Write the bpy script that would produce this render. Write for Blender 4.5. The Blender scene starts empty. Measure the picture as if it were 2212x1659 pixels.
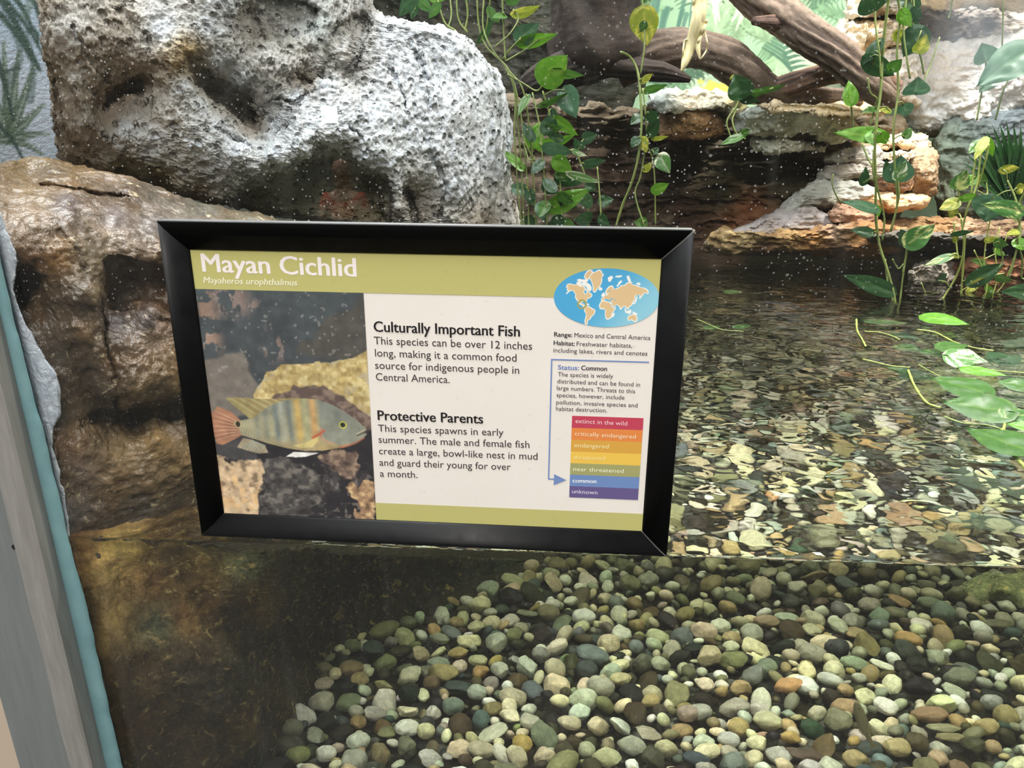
import bpy, bmesh, math, random
import numpy as np
from mathutils import Vector, Matrix

# ---------------------------------------------------------------- camera, sky, exposure
W, H, F = 2212, 1659, 1661.0
CAM = np.array([.1315, -.678, .4258])          # metres; the glass is the plane y = 0, the water level z = 0
YAW, PITCH, ROLL = math.radians(4.29), math.radians(19.20), math.radians(-.45)
_cy, _sy, _cp, _sp = math.cos(YAW), math.sin(YAW), math.cos(PITCH), math.sin(PITCH)
_f = np.array([-_sy*_cp, _cy*_cp, -_sp]); _r = np.array([_cy, _sy, 0.]); _u = np.cross(_r, _f)
_cr, _sr = math.cos(ROLL), math.sin(ROLL)
AR, AU, AF = _cr*_r+_sr*_u, -_sr*_r+_cr*_u, _f
sc = bpy.context.scene
COL = sc.collection
cd = bpy.data.cameras.new('camera'); cam = bpy.data.objects.new('camera', cd); COL.objects.link(cam)
cam.matrix_world = Matrix(((AR[0], AU[0], -AF[0], CAM[0]), (AR[1], AU[1], -AF[1], CAM[1]), (AR[2], AU[2], -AF[2], CAM[2]), (0, 0, 0, 1)))
cd.sensor_fit = 'HORIZONTAL'; cd.sensor_width = 36; cd.lens = 36*F/W; cd.clip_start = .01
sc.camera = cam
vs = sc.view_settings
vs.view_transform = 'Standard'; vs.look = 'None'; vs.gamma = 1; vs.use_curve_mapping = False; vs.exposure = 0.0
sc.cycles.max_bounces = 12; sc.cycles.transmission_bounces = 10; sc.cycles.transparent_max_bounces = 10
sc.cycles.diffuse_bounces = 3; sc.cycles.glossy_bounces = 4
sc.cycles.caustics_refractive = True; sc.cycles.caustics_reflective = False
sc.cycles.sample_clamp_indirect = 12
sc.cycles.blur_glossy = 0.3

world = bpy.data.worlds.new('sky'); sc.world = world; world.use_nodes = True


def skylight():
    """daylight through the glass roof of the hall: brightest overhead, dim towards the hall and the floor"""
    nt = world.node_tree; N = nt.nodes; L = nt.links
    bg = N['Background']
    tc = N.new('ShaderNodeTexCoord')
    dot = N.new('ShaderNodeVectorMath'); dot.operation = 'DOT_PRODUCT'
    d = Vector((-.30, .12, 1)).normalized(); dot.inputs[1].default_value = d
    L.new(tc.outputs['Generated'], dot.inputs[0])
    ramp = N.new('ShaderNodeValToRGB'); L.new(dot.outputs['Value'], ramp.inputs[0])
    e = ramp.color_ramp.elements
    e[0].position = 0.0; e[0].color = (.11, .11, .105, 1)
    e[1].position = 1.0; e[1].color = (21, 21, 20.6, 1)
    for p, c in ((.30, (.18, .18, .17)), (.55, (.38, .39, .38)), (.75, (1.1, 1.12, 1.1)), (.90, (5.2, 5.25, 5.1))):
        q = e.new(p); q.color = (*c, 1)
    L.new(ramp.outputs[0], bg.inputs[0]); bg.inputs[1].default_value = 1.0


skylight()


def area_light(name, loc, target, size, power, col, size_y=None):
    d = bpy.data.lights.new(name, 'AREA'); d.energy = power; d.color = col; d.size = size
    if size_y: d.shape = 'RECTANGLE'; d.size_y = size_y
    o = bpy.data.objects.new(name, d); COL.objects.link(o); o.location = loc
    o.rotation_euler = (Vector(target)-Vector(loc)).to_track_quat('-Z', 'Y').to_euler()
    return o


area_light('sign_fill_light', (.5, -2.4, 2.6), (0, 0, 0), 1.2, 84, (1, .955, .905))  # unseen light added behind the camera to brighten the sign
area_light('boulder_fill_light', (-.45, -.28, 2.1), (-.42, .6, .35), .35, 30, (.82, .91, 1))  # unseen light added in front of the pane to brighten boulder and mural
area_light('back_fill_light', (1.5, .9, 2.0), (1.5, 2.1, .4), .4, 95, (1, .97, .92))  # unseen light added over the right bank to whiten its pale rocks


# ---------------------------------------------------------------- rays: from a picture position to a place in the hall or the tank
def rays(p):
    p = np.atleast_2d(np.asarray(p, float))
    d = AF+np.outer((p[:, 0]-W/2)/F, AR)-np.outer((p[:, 1]-H/2)/F, AU)
    return d/np.linalg.norm(d, axis=1)[:, None]


def at(p, Y):
    d = rays(p); return CAM+d*((np.asarray(Y)-CAM[1])/d[:, 1])[:, None]


def at_z(p, Z):
    d = rays(p); return CAM+d*((np.asarray(Z)-CAM[2])/d[:, 2])[:, None]


def refract(d, n):
    c = -(d@n); e = 1/1.33; k = 1-e*e*(1-c*c)
    return e*d+np.outer(e*c-np.sqrt(k), n)


WY = .012                                            # front face of the water, just behind the glass


def under(p, Y=None, Z=None):
    """a place under water seen through the front glass"""
    a = at(p, np.full(len(np.atleast_2d(p)), WY)); d = refract(rays(p), np.array([0, -1., 0]))
    s = (np.asarray(Y)-a[:, 1])/d[:, 1] if Y is not None else (np.asarray(Z)-a[:, 2])/d[:, 2]
    return a+d*s[:, None]


def through(p, Y=None, Z=None):
    """a place under water seen through the water surface"""
    a = at_z(p, np.zeros(len(np.atleast_2d(p)))); d = refract(rays(p), np.array([0, 0, 1.]))
    s = (np.asarray(Y)-a[:, 1])/d[:, 1] if Y is not None else (np.asarray(Z)-a[:, 2])/d[:, 2]
    return a+d*s[:, None]


def project(P):
    d = np.atleast_2d(P)-CAM; z = d@AF
    return np.stack([W/2+F*(d@AR)/z, H/2-F*(d@AU)/z], -1)


def lin(c):
    c = np.clip(np.asarray(c, float), 0, 1)
    return np.where(c <= .04045, c/12.92, ((c+.055)/1.055)**2.4)


def L8(r, g, b):
    return tuple(lin(np.array([r, g, b])/255.))


# ---------------------------------------------------------------- noise
def _hash(ix, iy, iz, s):
    h = (ix.astype(np.uint32)*np.uint32(374761393)+iy.astype(np.uint32)*np.uint32(668265263)+iz.astype(np.uint32)*np.uint32(2147483647)+np.uint32(s*974634777 % 4294967296))
    h = (h ^ (h >> np.uint32(13)))*np.uint32(1274126177)
    h = (h ^ (h >> np.uint32(16)))*np.uint32(2246822519)
    return ((h ^ (h >> np.uint32(15))) & np.uint32(0xffffff)).astype(np.float64)/float(0xffffff)


def vnoise(P, s=1):
    P = np.asarray(P, float)
    i = np.floor(P).astype(np.int64); f = P-i; f = f*f*f*(f*(f*6-15)+10)
    r = 0
    for dx in (0, 1):
        for dy in (0, 1):
            for dz in (0, 1):
                w = (f[:, 0] if dx else 1-f[:, 0])*(f[:, 1] if dy else 1-f[:, 1])*(f[:, 2] if dz else 1-f[:, 2])
                r = r+w*_hash(i[:, 0]+dx, i[:, 1]+dy, i[:, 2]+dz, s)
    return r*2-1


def fbm(P, o=4, s=1, rough=.5):
    P = np.asarray(P, float); r = 0; a = 1.; t = 0
    for k in range(o):
        r = r+a*vnoise(P*2**k+17.3*k, s+k); t += a; a *= rough
    return r/t


def ridged(P, o=4, s=1):
    P = np.asarray(P, float); r = 0; a = 1.; t = 0
    for k in range(o):
        r = r+a*(1-np.abs(vnoise(P*2**k+9.1*k, s+k))*2); t += a; a *= .5
    return r/t


def smooth(a, b, x):
    t = np.clip((x-a)/(b-a), 0, 1); return t*t*(3-2*t)


def spline(pts, n, closed=False):
    p = np.asarray(pts, float); m = len(p)
    if m == 2 and not closed:
        return p[0]+np.linspace(0, 1, n)[:, None]*(p[1]-p[0])
    if closed:
        q = np.vstack([p[-1], p, p[0], p[1]]); segs = m
    else:
        q = np.vstack([2*p[0]-p[1], p, 2*p[-1]-p[-2]]); segs = m-1
    ln = np.array([np.linalg.norm(q[i+2]-q[i+1])+1e-9 for i in range(segs)]); cum = np.r_[0, np.cumsum(ln)]
    t = np.linspace(0, cum[-1], n, endpoint=not closed)
    k = np.clip(np.searchsorted(cum, t, side='right')-1, 0, segs-1); u = ((t-cum[k])/ln[k])[:, None]
    a, b, c, d = q[k], q[k+1], q[k+2], q[k+3]
    return .5*(2*b+(c-a)*u+(2*a-5*b+4*c-d)*u*u+(3*b-a-3*c+d)*u**3)


# ---------------------------------------------------------------- objects
def tag(o, label=None, cat=None, group=None, kind=None):
    if label: o['label'] = label
    if cat: o['category'] = cat
    if group: o['group'] = group
    if kind: o['kind'] = kind
    return o


def make(name, v, f, mats=(), parent=None, smooth_=True, cols=None, loc=None):
    me = bpy.data.meshes.new(name)
    v = np.asarray(v, float)
    if loc is not None: v = v-np.asarray(loc)
    f = f if isinstance(f, list) else np.asarray(f)
    if isinstance(f, np.ndarray) and f.ndim == 2:
        n, k = f.shape
        me.vertices.add(len(v)); me.vertices.foreach_set('co', v.ravel())
        me.loops.add(n*k); me.loops.foreach_set('vertex_index', f.ravel().astype(np.int32))
        me.polygons.add(n); me.polygons.foreach_set('loop_start', np.arange(0, n*k, k, dtype=np.int32))
        try: me.polygons.foreach_set('loop_total', np.full(n, k, np.int32))
        except Exception: pass
        me.update(calc_edges=True); me.validate()
    else:
        me.from_pydata([tuple(x) for x in v], [], [tuple(int(j) for j in x) for x in f]); me.update()
    for m in (mats if isinstance(mats, (list, tuple)) else [mats]): me.materials.append(m)
    me.polygons.foreach_set('use_smooth', np.full(len(me.polygons), smooth_))
    if cols is not None:
        a = me.color_attributes.new('Col', 'FLOAT_COLOR', 'POINT')
        c = np.ones((len(v), 4)); c[:, :3] = cols; a.data.foreach_set('color', c.ravel())
    o = bpy.data.objects.new(name, me); COL.objects.link(o)
    if loc is not None: o.location = loc
    if parent: o.parent = parent
    return o


def empty(name, loc):
    o = bpy.data.objects.new(name, None); COL.objects.link(o); o.location = loc; o.empty_display_size = .02
    return o


def fix_parent(child, parent):
    """child vertices are in world space; keep them there under a parent that only has a location"""
    child.parent = parent; child.location = Vector(child.location)-Vector(parent.location)


def quads(nr, nc, wrap=False, off=0):
    i = np.arange(nr-1)[:, None]; m = nc if wrap else nc-1; j = np.arange(m)[None, :]
    a = i*nc+j; b = i*nc+(j+1) % nc
    return np.stack([a, b, b+nc, a+nc], -1).reshape(-1, 4)+off


def box_vf(x0, x1, y0, y1, z0, z1):
    v = [(x0, y0, z0), (x1, y0, z0), (x1, y1, z0), (x0, y1, z0), (x0, y0, z1), (x1, y0, z1), (x1, y1, z1), (x0, y1, z1)]
    return v, [(0, 3, 2, 1), (4, 5, 6, 7), (0, 1, 5, 4), (1, 2, 6, 5), (2, 3, 7, 6), (3, 0, 4, 7)]


def bevel(o, w, seg=2):
    bm = bmesh.new(); bm.from_mesh(o.data)
    bmesh.ops.bevel(bm, geom=bm.edges[:], offset=w, segments=seg, affect='EDGES', profile=.5)
    bm.to_mesh(o.data); bm.free()
    o.data.polygons.foreach_set('use_smooth', np.full(len(o.data.polygons), False))
    return o


def tube_vf(pts, rad, seg=8, wob=0, seed=0, cap=True):
    pts = np.asarray(pts, float); n = len(pts); rad = np.broadcast_to(np.asarray(rad, float), (n,))
    T = np.gradient(pts, axis=0); T /= np.linalg.norm(T, axis=1)[:, None]+1e-12
    ref = np.array([0, 0, 1.]) if abs(T[0, 2]) < .9 else np.array([1., 0, 0])
    A = np.empty_like(pts); a = np.cross(T[0], ref); a /= np.linalg.norm(a)
    for i in range(n):
        a = a-T[i]*(a@T[i]); a /= np.linalg.norm(a)+1e-12; A[i] = a
    B = np.cross(T, A)
    th = np.linspace(0, 2*math.pi, seg, endpoint=False)
    v = pts[:, None]+rad[:, None, None]*(np.cos(th)[None, :, None]*A[:, None]+np.sin(th)[None, :, None]*B[:, None])
    v = v.reshape(-1, 3); f = [tuple(q) for q in quads(n, seg, True)]
    if cap:
        f.append(tuple(range(seg-1, -1, -1))); f.append(tuple(range((n-1)*seg, n*seg)))
    return v, f


def join_vf(parts):
    V = []; Fc = []; o = 0
    for v, f in parts:
        V.append(np.asarray(v, float)); Fc += [tuple(int(i)+o for i in q) for q in f]; o += len(v)
    return np.vstack(V), Fc


# ---------------------------------------------------------------- materials
def mat(name, col=(.5, .5, .5), rough=.5, spec=.5, metal=0):
    m = bpy.data.materials.new(name); m.use_nodes = True
    b = m.node_tree.nodes['Principled BSDF']
    b.inputs['Base Color'].default_value = (*col, 1); b.inputs['Roughness'].default_value = rough
    b.inputs['Specular IOR Level'].default_value = spec; b.inputs['Metallic'].default_value = metal
    return m


class NB:
    """small node builder"""
    def __init__(s, m): s.nt = m.node_tree; s.N = s.nt.nodes; s.L = s.nt.links; s.b = s.N.get('Principled BSDF')
    def put(s, sock, x):
        if isinstance(x, bpy.types.NodeSocket): s.L.new(x, sock)
        elif isinstance(x, (tuple, list)) and len(x) == 3 and sock.type == 'RGBA': sock.default_value = (*x, 1)
        else: sock.default_value = x
    def coord(s, kind='Object'):
        return s.N.new('ShaderNodeTexCoord').outputs[kind]
    def mapping(s, v, scale):
        n = s.N.new('ShaderNodeMapping'); s.L.new(v, n.inputs[0]); n.inputs['Scale'].default_value = scale; return n.outputs[0]
    def noise(s, v, scale, detail=4, rough=.55, dist=0):
        n = s.N.new('ShaderNodeTexNoise'); s.L.new(v, n.inputs['Vector'])
        n.inputs['Scale'].default_value = scale; n.inputs['Detail'].default_value = detail
        n.inputs['Roughness'].default_value = rough; n.inputs['Distortion'].default_value = dist
        return n.outputs['Fac']
    def voro(s, v, scale, feature='F1', rand=1):
        n = s.N.new('ShaderNodeTexVoronoi'); n.feature = feature; s.L.new(v, n.inputs['Vector'])
        n.inputs['Scale'].default_value = scale; n.inputs['Randomness'].default_value = rand
        return n
    def ramp(s, x, stops):
        n = s.N.new('ShaderNodeValToRGB'); s.L.new(x, n.inputs[0]); e = n.color_ramp.elements
        while len(e) < len(stops): e.new(.5)
        for q, (p, c) in zip(e, stops):
            q.position = p; q.color = (*c, 1) if isinstance(c, (tuple, list)) else (c, c, c, 1)
        return n.outputs[0]
    def mix(s, fac, a, b, mode='MIX'):
        n = s.N.new('ShaderNodeMix'); n.data_type = 'RGBA'; n.blend_type = mode
        s.put(n.inputs[0], fac); s.put(n.inputs[6], a); s.put(n.inputs[7], b); return n.outputs[2]
    def math(s, op, a, b=0., clamp=False):
        n = s.N.new('ShaderNodeMath'); n.operation = op; n.use_clamp = clamp; s.put(n.inputs[0], a); s.put(n.inputs[1], b); return n.outputs[0]
    def bump(s, h, strength=.5, dist=.01, normal=None):
        n = s.N.new('ShaderNodeBump'); n.inputs['Strength'].default_value = strength; n.inputs['Distance'].default_value = dist
        s.L.new(h, n.inputs['Height'])
        if normal is not None: s.L.new(normal, n.inputs['Normal'])
        return n.outputs[0]
    def attr(s, name='Col'):
        n = s.N.new('ShaderNodeVertexColor'); n.layer_name = name; return n.outputs[0]


def rock_mat(name, scale=1., var=.5, rough=.8, bump=.6, bdist=.006, fleck=None, fleck_amt=.0, pit=0., spec=.4, coarse=25, fine=160, stretch=(1, 1, 1), stain=None, stain_amt=0.):
    m = mat(name); n = NB(m); v = n.mapping(n.coord(), stretch)
    big = n.noise(v, coarse*scale, 5, .6); sm = n.noise(v, fine*scale, 4, .65)
    c = n.attr()
    c = n.mix(1, c, n.ramp(big, [(.25, 1-var), (.75, 1+var)]), 'MULTIPLY')
    c = n.mix(1, c, n.ramp(sm, [(.3, 1-var*.7), (.7, 1+var*.7)]), 'MULTIPLY')
    if stain is not None:
        st = n.noise(v, coarse*.5*scale, 6, .65, .5)
        c = n.mix(n.math('MULTIPLY', n.ramp(st, [(.5, 0.), (.62, 1.)]), stain_amt), c, stain)
    if fleck is not None:
        fl = n.noise(v, fine*.55*scale, 5, .7, .8)
        c = n.mix(n.ramp(fl, [(.62-fleck_amt, 0.), (.72-fleck_amt, 1.)]), c, fleck)
    n.put(n.b.inputs['Base Color'], c)
    h = n.math('ADD', n.math('MULTIPLY', big, 1.2), n.math('MULTIPLY', sm, .55))
    if pit:
        vo = n.voro(v, fine*.5*scale); h = n.math('ADD', h, n.math('MULTIPLY', n.ramp(vo.outputs['Distance'], [(.04, 0.), (.36, 1.)]), pit))
    n.put(n.b.inputs['Normal'], n.bump(h, bump, bdist))
    n.b.inputs['Roughness'].default_value = rough; n.b.inputs['Specular IOR Level'].default_value = spec
    return m


# ---------------------------------------------------------------- rock builder: a closed body whose outline and depths are set by survey points
def tps_fit(P, z, reg=1e-3):
    n = len(P); P = P/100.
    K = np.linalg.norm(P[:, None]-P[None], axis=-1)+np.eye(n)*reg*0
    A = np.zeros((n+3, n+3)); A[:n, :n] = -K-np.eye(n)*reg; A[:n, n] = 1; A[:n, n+1:] = P; A[n, :n] = 1; A[n+1:, :n] = P.T
    w = np.linalg.lstsq(A, np.r_[z, 0, 0, 0], rcond=None)[0]
    return lambda q: (-np.linalg.norm((q/100.)[:, None]-P[None], axis=-1))@w[:n]+w[n]+(q/100.)@w[n+1:]


def idw(P, C, q, p=3.):
    d = np.linalg.norm(q[:, None]-P[None], axis=-1)+4.; w = d**-p
    return (w@C)/w.sum(1)[:, None]


def poly_dist(q, poly):
    '''signed distance to a closed polygon, positive inside'''
    p = np.asarray(poly, float); d = np.full(len(q), 1e9); ins = np.zeros(len(q), bool); j = len(p)-1
    for i in range(len(p)):
        a, b = p[j], p[i]; e = b-a; t = np.clip(((q-a)@e)/(e@e+1e-9), 0, 1)
        d = np.minimum(d, np.linalg.norm(q-a-t[:, None]*e, axis=1))
        c = (a[1] > q[:, 1]) != (b[1] > q[:, 1]); ins ^= c & (q[:, 0] < (b[0]-a[0])*(q[:, 1]-a[1])/(b[1]-a[1]+1e-12)+a[0]); j = i
    return np.where(ins, d, -d)


def line_dist(q, line):
    p = np.asarray(line, float); d = np.full(len(q), 1e9)
    for a, b in zip(p[:-1], p[1:]):
        e = b-a; t = np.clip(((q-a)@e)/(e@e+1e-9), 0, 1); d = np.minimum(d, np.linalg.norm(q-a-t[:, None]*e, axis=1))
    return d


def rock(name, outline, ctrl, m, label=None, cat='rock', mode='air', rings=70, seg=200, roll=.04, roll_at=.78, back=.15, nb=5, disp=((9, .02, 4),), centre=None, seed=1, ridge=None, group=None, parent=None, kind=None, jag=0., cluster=.75, carve=(), grooves=()):
    out = spline(outline, seg, True)
    c = np.array(centre if centre is not None else out.mean(0))
    if jag:
        ang = np.linspace(0, 2*math.pi, seg, endpoint=False)
        r = 1+jag*fbm(np.stack([np.cos(ang)*5, np.sin(ang)*5, np.zeros(seg)+seed], -1), 4, seed)
        out = c+(out-c)*r[:, None]
    P = np.array([k[:2] for k in ctrl], float); Z = np.array([k[2] for k in ctrl], float); Cc = np.array([k[3] for k in ctrl], float)/255.
    f = tps_fit(P, Z) if len(P) > 3 else (lambda q: idw(P, Z[:, None], q, 2)[:, 0])
    t = (np.arange(1, rings+1)/rings)**cluster
    Q = []; D = []
    for ti in t:
        q = c+ti*(out-c); Q.append(q)
        g = max(0, (ti-roll_at)/(1-roll_at)); D.append(f(q)+roll*(1-math.sqrt(max(0, 1-g*g))))
    rim = f(out)+roll
    for j in range(1, nb+1):
        s = 1-.5*(j/nb)**2; Q.append(c+s*(out-c)); D.append(rim*(1-.5*(j/nb))+rim.mean()*.5*(j/nb)+back*(j/nb))
    Q = np.vstack([[c], np.vstack(Q), [c]]); D = np.concatenate([f(c[None]), np.concatenate(D), [D[-1].mean()+.02]])
    front = np.arange(len(Q)) < 1+rings*seg
    wq = Q+np.stack([fbm(np.c_[Q*.03, np.zeros(len(Q))], 3, 5), fbm(np.c_[Q*.03, np.ones(len(Q))*7], 3, 6)], -1)*9 if (carve or grooves) else Q
    for poly, dep, edge in carve: D = D+np.where(front, dep*smooth(0, edge, poly_dist(wq, poly)), 0)
    for ln_, dep, wd in grooves: D = D+np.where(front, dep*(1-smooth(0, wd, line_dist(wq, ln_))), 0)
    D = np.maximum(D, .014)
    V = at(Q, D) if mode == 'air' else under(Q, Y=D) if mode == 'under' else through(Q, Y=D)
    nr = rings+nb
    fq = quads(nr, seg, True, 1)
    fs = [tuple(x) for x in fq]+[(0, 1+(j+1) % seg, 1+j) for j in range(seg)]
    last = 1+(nr-1)*seg; tip = len(V)-1
    fs += [(tip, last+j, last+(j+1) % seg) for j in range(seg)]
    cols = lin(idw(P, Cc, Q))
    loc = V.mean(0)
    o = make(name, V, fs, m, cols=cols, loc=loc, parent=parent)
    me = o.data; nv = len(V)
    bm = bmesh.new(); bm.from_mesh(me); bmesh.ops.recalc_face_normals(bm, faces=bm.faces[:]); bm.to_mesh(me); bm.free(); me.update()
    for (sc_, amp, oc, *kind_) in disp:
        nn = np.empty(nv*3); me.vertices.foreach_get('co', nn); co = nn.reshape(-1, 3).copy()
        me.vertices.foreach_get('normal', nn); no = nn.reshape(-1, 3)
        Pw = co+loc
        k = kind_[0] if kind_ else 'f'
        st = kind_[1] if len(kind_) > 1 else (1, 1, 1)
        Pn = Pw*sc_*np.array(st)+seed*3.7
        h = fbm(Pn, oc, seed) if k == 'f' else ridged(Pn, oc, seed)-.5 if k == 'r' else -np.maximum(0, ridged(Pn, oc, seed)-.35)*2 if k == 'c' else np.round(fbm(Pn, oc, seed)*5)/5
        co = co+no*(amp*h)[:, None]
        me.vertices.foreach_set('co', co.ravel()); me.update()
    if cat: tag(o, label, cat, group, kind)
    return o
# ---------------------------------------------------------------- painter: pictures printed or painted on flat surfaces, one vertex per dot
class Canvas:
    """u to the right, v up, in metres; colours are sRGB 0..1"""
    def __init__(s, u0, u1, v0, v1, nu, nv, col):
        s.u = np.linspace(u0, u1, nu); s.v = np.linspace(v0, v1, nv); s.U, s.V = np.meshgrid(s.u, s.v)
        s.C = np.ones((nv, nu, 3))*np.array(col); s.du = s.u[1]-s.u[0]
    def pts(s, k=1., z=0.): return np.stack([s.U.ravel()*k, s.V.ravel()*k, np.full(s.U.size, z)], -1)
    def noise(s, k, o=4, seed=1, sx=1., sy=1.): return fbm(np.stack([s.U.ravel()*k*sx, s.V.ravel()*k*sy, np.zeros(s.U.size)], -1), o, seed).reshape(s.U.shape)
    def blend(s, mask, col):
        s.C = s.C*(1-mask[..., None])+np.asarray(col)*mask[..., None]
    def inside(s, poly, wob=0., k=200., seed=3):
        U, V = s.U, s.V
        if wob:
            U = U+wob*s.noise(k, 3, seed); V = V+wob*s.noise(k, 3, seed+5)
        r = np.zeros(U.shape, bool); p = np.asarray(poly, float); j = len(p)-1
        for i in range(len(p)):
            xi, yi = p[i]; xj, yj = p[j]
            if yi != yj:
                r ^= ((yi > V) != (yj > V)) & (U < (xj-xi)*(V-yi)/(yj-yi)+xi)
            j = i
        return r
    def soft(s, mask, n=2):
        m = mask.astype(float)
        for _ in range(n):
            p = np.pad(m, 1, mode='edge'); m = (p[:-2, 1:-1]+p[2:, 1:-1]+p[1:-1, :-2]+p[1:-1, 2:]+2*m)/6
        return m
    def poly(s, poly, col, n=1, wob=0., k=200., seed=3, a=1.): s.blend(a*s.soft(s.inside(poly, wob, k, seed), n), col)
    def stroke(s, pts, w0, w1, col, a=1., n=24):
        p = spline(pts, n); w = np.linspace(w0, w1, n)
        u0, u1 = p[:, 0].min()-max(w0, w1), p[:, 0].max()+max(w0, w1); v0, v1 = p[:, 1].min()-max(w0, w1), p[:, 1].max()+max(w0, w1)
        iu = np.where((s.u >= u0) & (s.u <= u1))[0]; iv = np.where((s.v >= v0) & (s.v <= v1))[0]
        if not len(iu) or not len(iv): return
        sl = (slice(iv[0], iv[-1]+1), slice(iu[0], iu[-1]+1))
        U, V = s.U[sl], s.V[sl]; best = np.full(U.shape, 9.)
        for i in range(n-1):
            d = p[i+1]-p[i]; t = np.clip(((U-p[i, 0])*d[0]+(V-p[i, 1])*d[1])/(d@d+1e-12), 0, 1)
            dist = np.hypot(U-p[i, 0]-t*d[0], V-p[i, 1]-t*d[1])-(w[i]+(w[i+1]-w[i])*t)
            best = np.minimum(best, dist)
        m = a*np.clip(.5-best/s.du, 0, 1)
        s.C[sl] = s.C[sl]*(1-m[..., None])+np.asarray(col)*m[..., None]
    def mesh(s, name, M, m, parent=None, thick=0., keep=None):
        """M(u, v) -> world points"""
        V = M(s.U.ravel(), s.V.ravel()); f = quads(len(s.v), len(s.u))
        return make(name, V, f, m, cols=lin(s.C.reshape(-1, 3)), parent=parent)


def paint_mat(name, rough=.6, bump=0., bscale=300, bdist=.003, spec=.3):
    m = mat(name, rough=rough, spec=spec); n = NB(m); n.put(n.b.inputs['Base Color'], n.attr())
    if bump: n.put(n.b.inputs['Normal'], n.bump(n.noise(n.coord(), bscale, 4, .6), bump, bdist))
    return m


# ---------------------------------------------------------------- the setting
def glass_material():
    m = mat('tank_glass'); n = NB(m); nt = n.nt
    tr = n.N.new('ShaderNodeBsdfTransparent'); tr.inputs[0].default_value = (.985, .99, .985, 1)
    gl = n.N.new('ShaderNodeBsdfGlossy'); gl.inputs['Roughness'].default_value = 0.0
    geo = n.N.new('ShaderNodeNewGeometry'); ior = n.N.new('ShaderNodeMapRange'); n.L.new(geo.outputs['Backfacing'], ior.inputs[0])
    ior.inputs[3].default_value = 1.45; ior.inputs[4].default_value = 1/1.45      # both faces of the thin pane reflect like a face met from the air
    fr = n.N.new('ShaderNodeFresnel'); n.L.new(ior.outputs[0], fr.inputs[0])
    mx = n.N.new('ShaderNodeMixShader'); n.L.new(fr.outputs[0], mx.inputs[0]); n.L.new(tr.outputs[0], mx.inputs[1]); n.L.new(gl.outputs[0], mx.inputs[2])
    # dried splash spots and algal specks on the pane, thickest in the middle, and a few wiping streaks
    v = n.coord()
    dirt = n.N.new('ShaderNodeBsdfDiffuse'); dirt.inputs[0].default_value = (.62, .62, .58, 1)
    sep = n.N.new('ShaderNodeSeparateXYZ'); n.L.new(v, sep.inputs[0])
    above = n.N.new('ShaderNodeMapRange'); n.L.new(sep.outputs['Z'], above.inputs[0]); above.inputs[1].default_value = .0; above.inputs[2].default_value = .22; above.inputs[3].default_value = .12
    amount = n.math('MULTIPLY', n.ramp(n.noise(v, 3.2, 3, .5), [(.34, 0.), (.58, 1.)]), above.outputs[0])
    def spots(scale, r, keep):
        vo = n.voro(v, scale)
        rnd = n.N.new('ShaderNodeSeparateColor'); n.L.new(vo.outputs['Color'], rnd.inputs[0])
        d = n.math('MULTIPLY', vo.outputs['Distance'], 1.)
        on = n.math('LESS_THAN', rnd.outputs[0], keep)
        rr = n.math('MULTIPLY', rnd.outputs[1], r)
        return n.math('MULTIPLY', n.math('LESS_THAN', d, rr), on), n.math('MULTIPLY', n.math('LESS_THAN', n.math('ABSOLUTE', n.math('SUBTRACT', d, rr)), .035), on)
    a, ring = spots(330, .26, .40); b, ring2 = spots(150, .15, .22)
    s = n.math('MAXIMUM', n.math('MULTIPLY', a, .55), n.math('MULTIPLY', ring2, .45))
    s = n.math('MULTIPLY', n.math('MAXIMUM', s, n.math('MULTIPLY', b, .18)), n.math('ADD', n.math('MULTIPLY', amount, .75), .12))
    film = n.math('MULTIPLY', n.ramp(n.noise(n.mapping(v, (9, 1, .6)), 5, 3, .6), [(.55, 0.), (.8, 1.)]), .02)
    s = n.math('ADD', s, film)
    m2 = n.N.new('ShaderNodeMixShader'); n.L.new(s, m2.inputs[0]); n.L.new(mx.outputs[0], m2.inputs[1]); n.L.new(dirt.outputs[0], m2.inputs[2])
    n.L.new(m2.outputs[0], n.N['Material Output'].inputs[0]); n.N.remove(n.b)
    return m


XG = -.4066                                           # left end of the pane's visible part (edge of the metal strip)
pane = make('window_1', *box_vf(-.455, 1.5, 0, .010, -.62, 1.3), glass_material(), smooth_=False); tag(pane, kind='structure')

# ---- water: one body, flat against the glass, rippled on top
def water_material(top):
    m = mat('water_top' if top else 'water_side'); n = NB(m)
    g = n.N.new('ShaderNodeBsdfGlass'); g.inputs['IOR'].default_value = 1.33; g.inputs['Roughness'].default_value = 0
    va = n.N.new('ShaderNodeVolumeAbsorption'); va.inputs['Color'].default_value = (.68, .76, .46, 1); va.inputs['Density'].default_value = .58
    n.L.new(g.outputs[0], n.N['Material Output'].inputs[0]); n.L.new(va.outputs[0], n.N['Material Output'].inputs['Volume'])
    n.N.remove(n.b)
    if top:
        v = n.mapping(n.coord(), (1, 1.15, 0))
        h = n.math('ADD', n.math('MULTIPLY', n.noise(v, 8, 1.5, .4, .5), 1.0), n.math('MULTIPLY', n.noise(v, 24, 1.5, .5, .3), .30))
        n.put(g.inputs['Normal'], n.bump(h, .52, .016))
    return m


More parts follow.
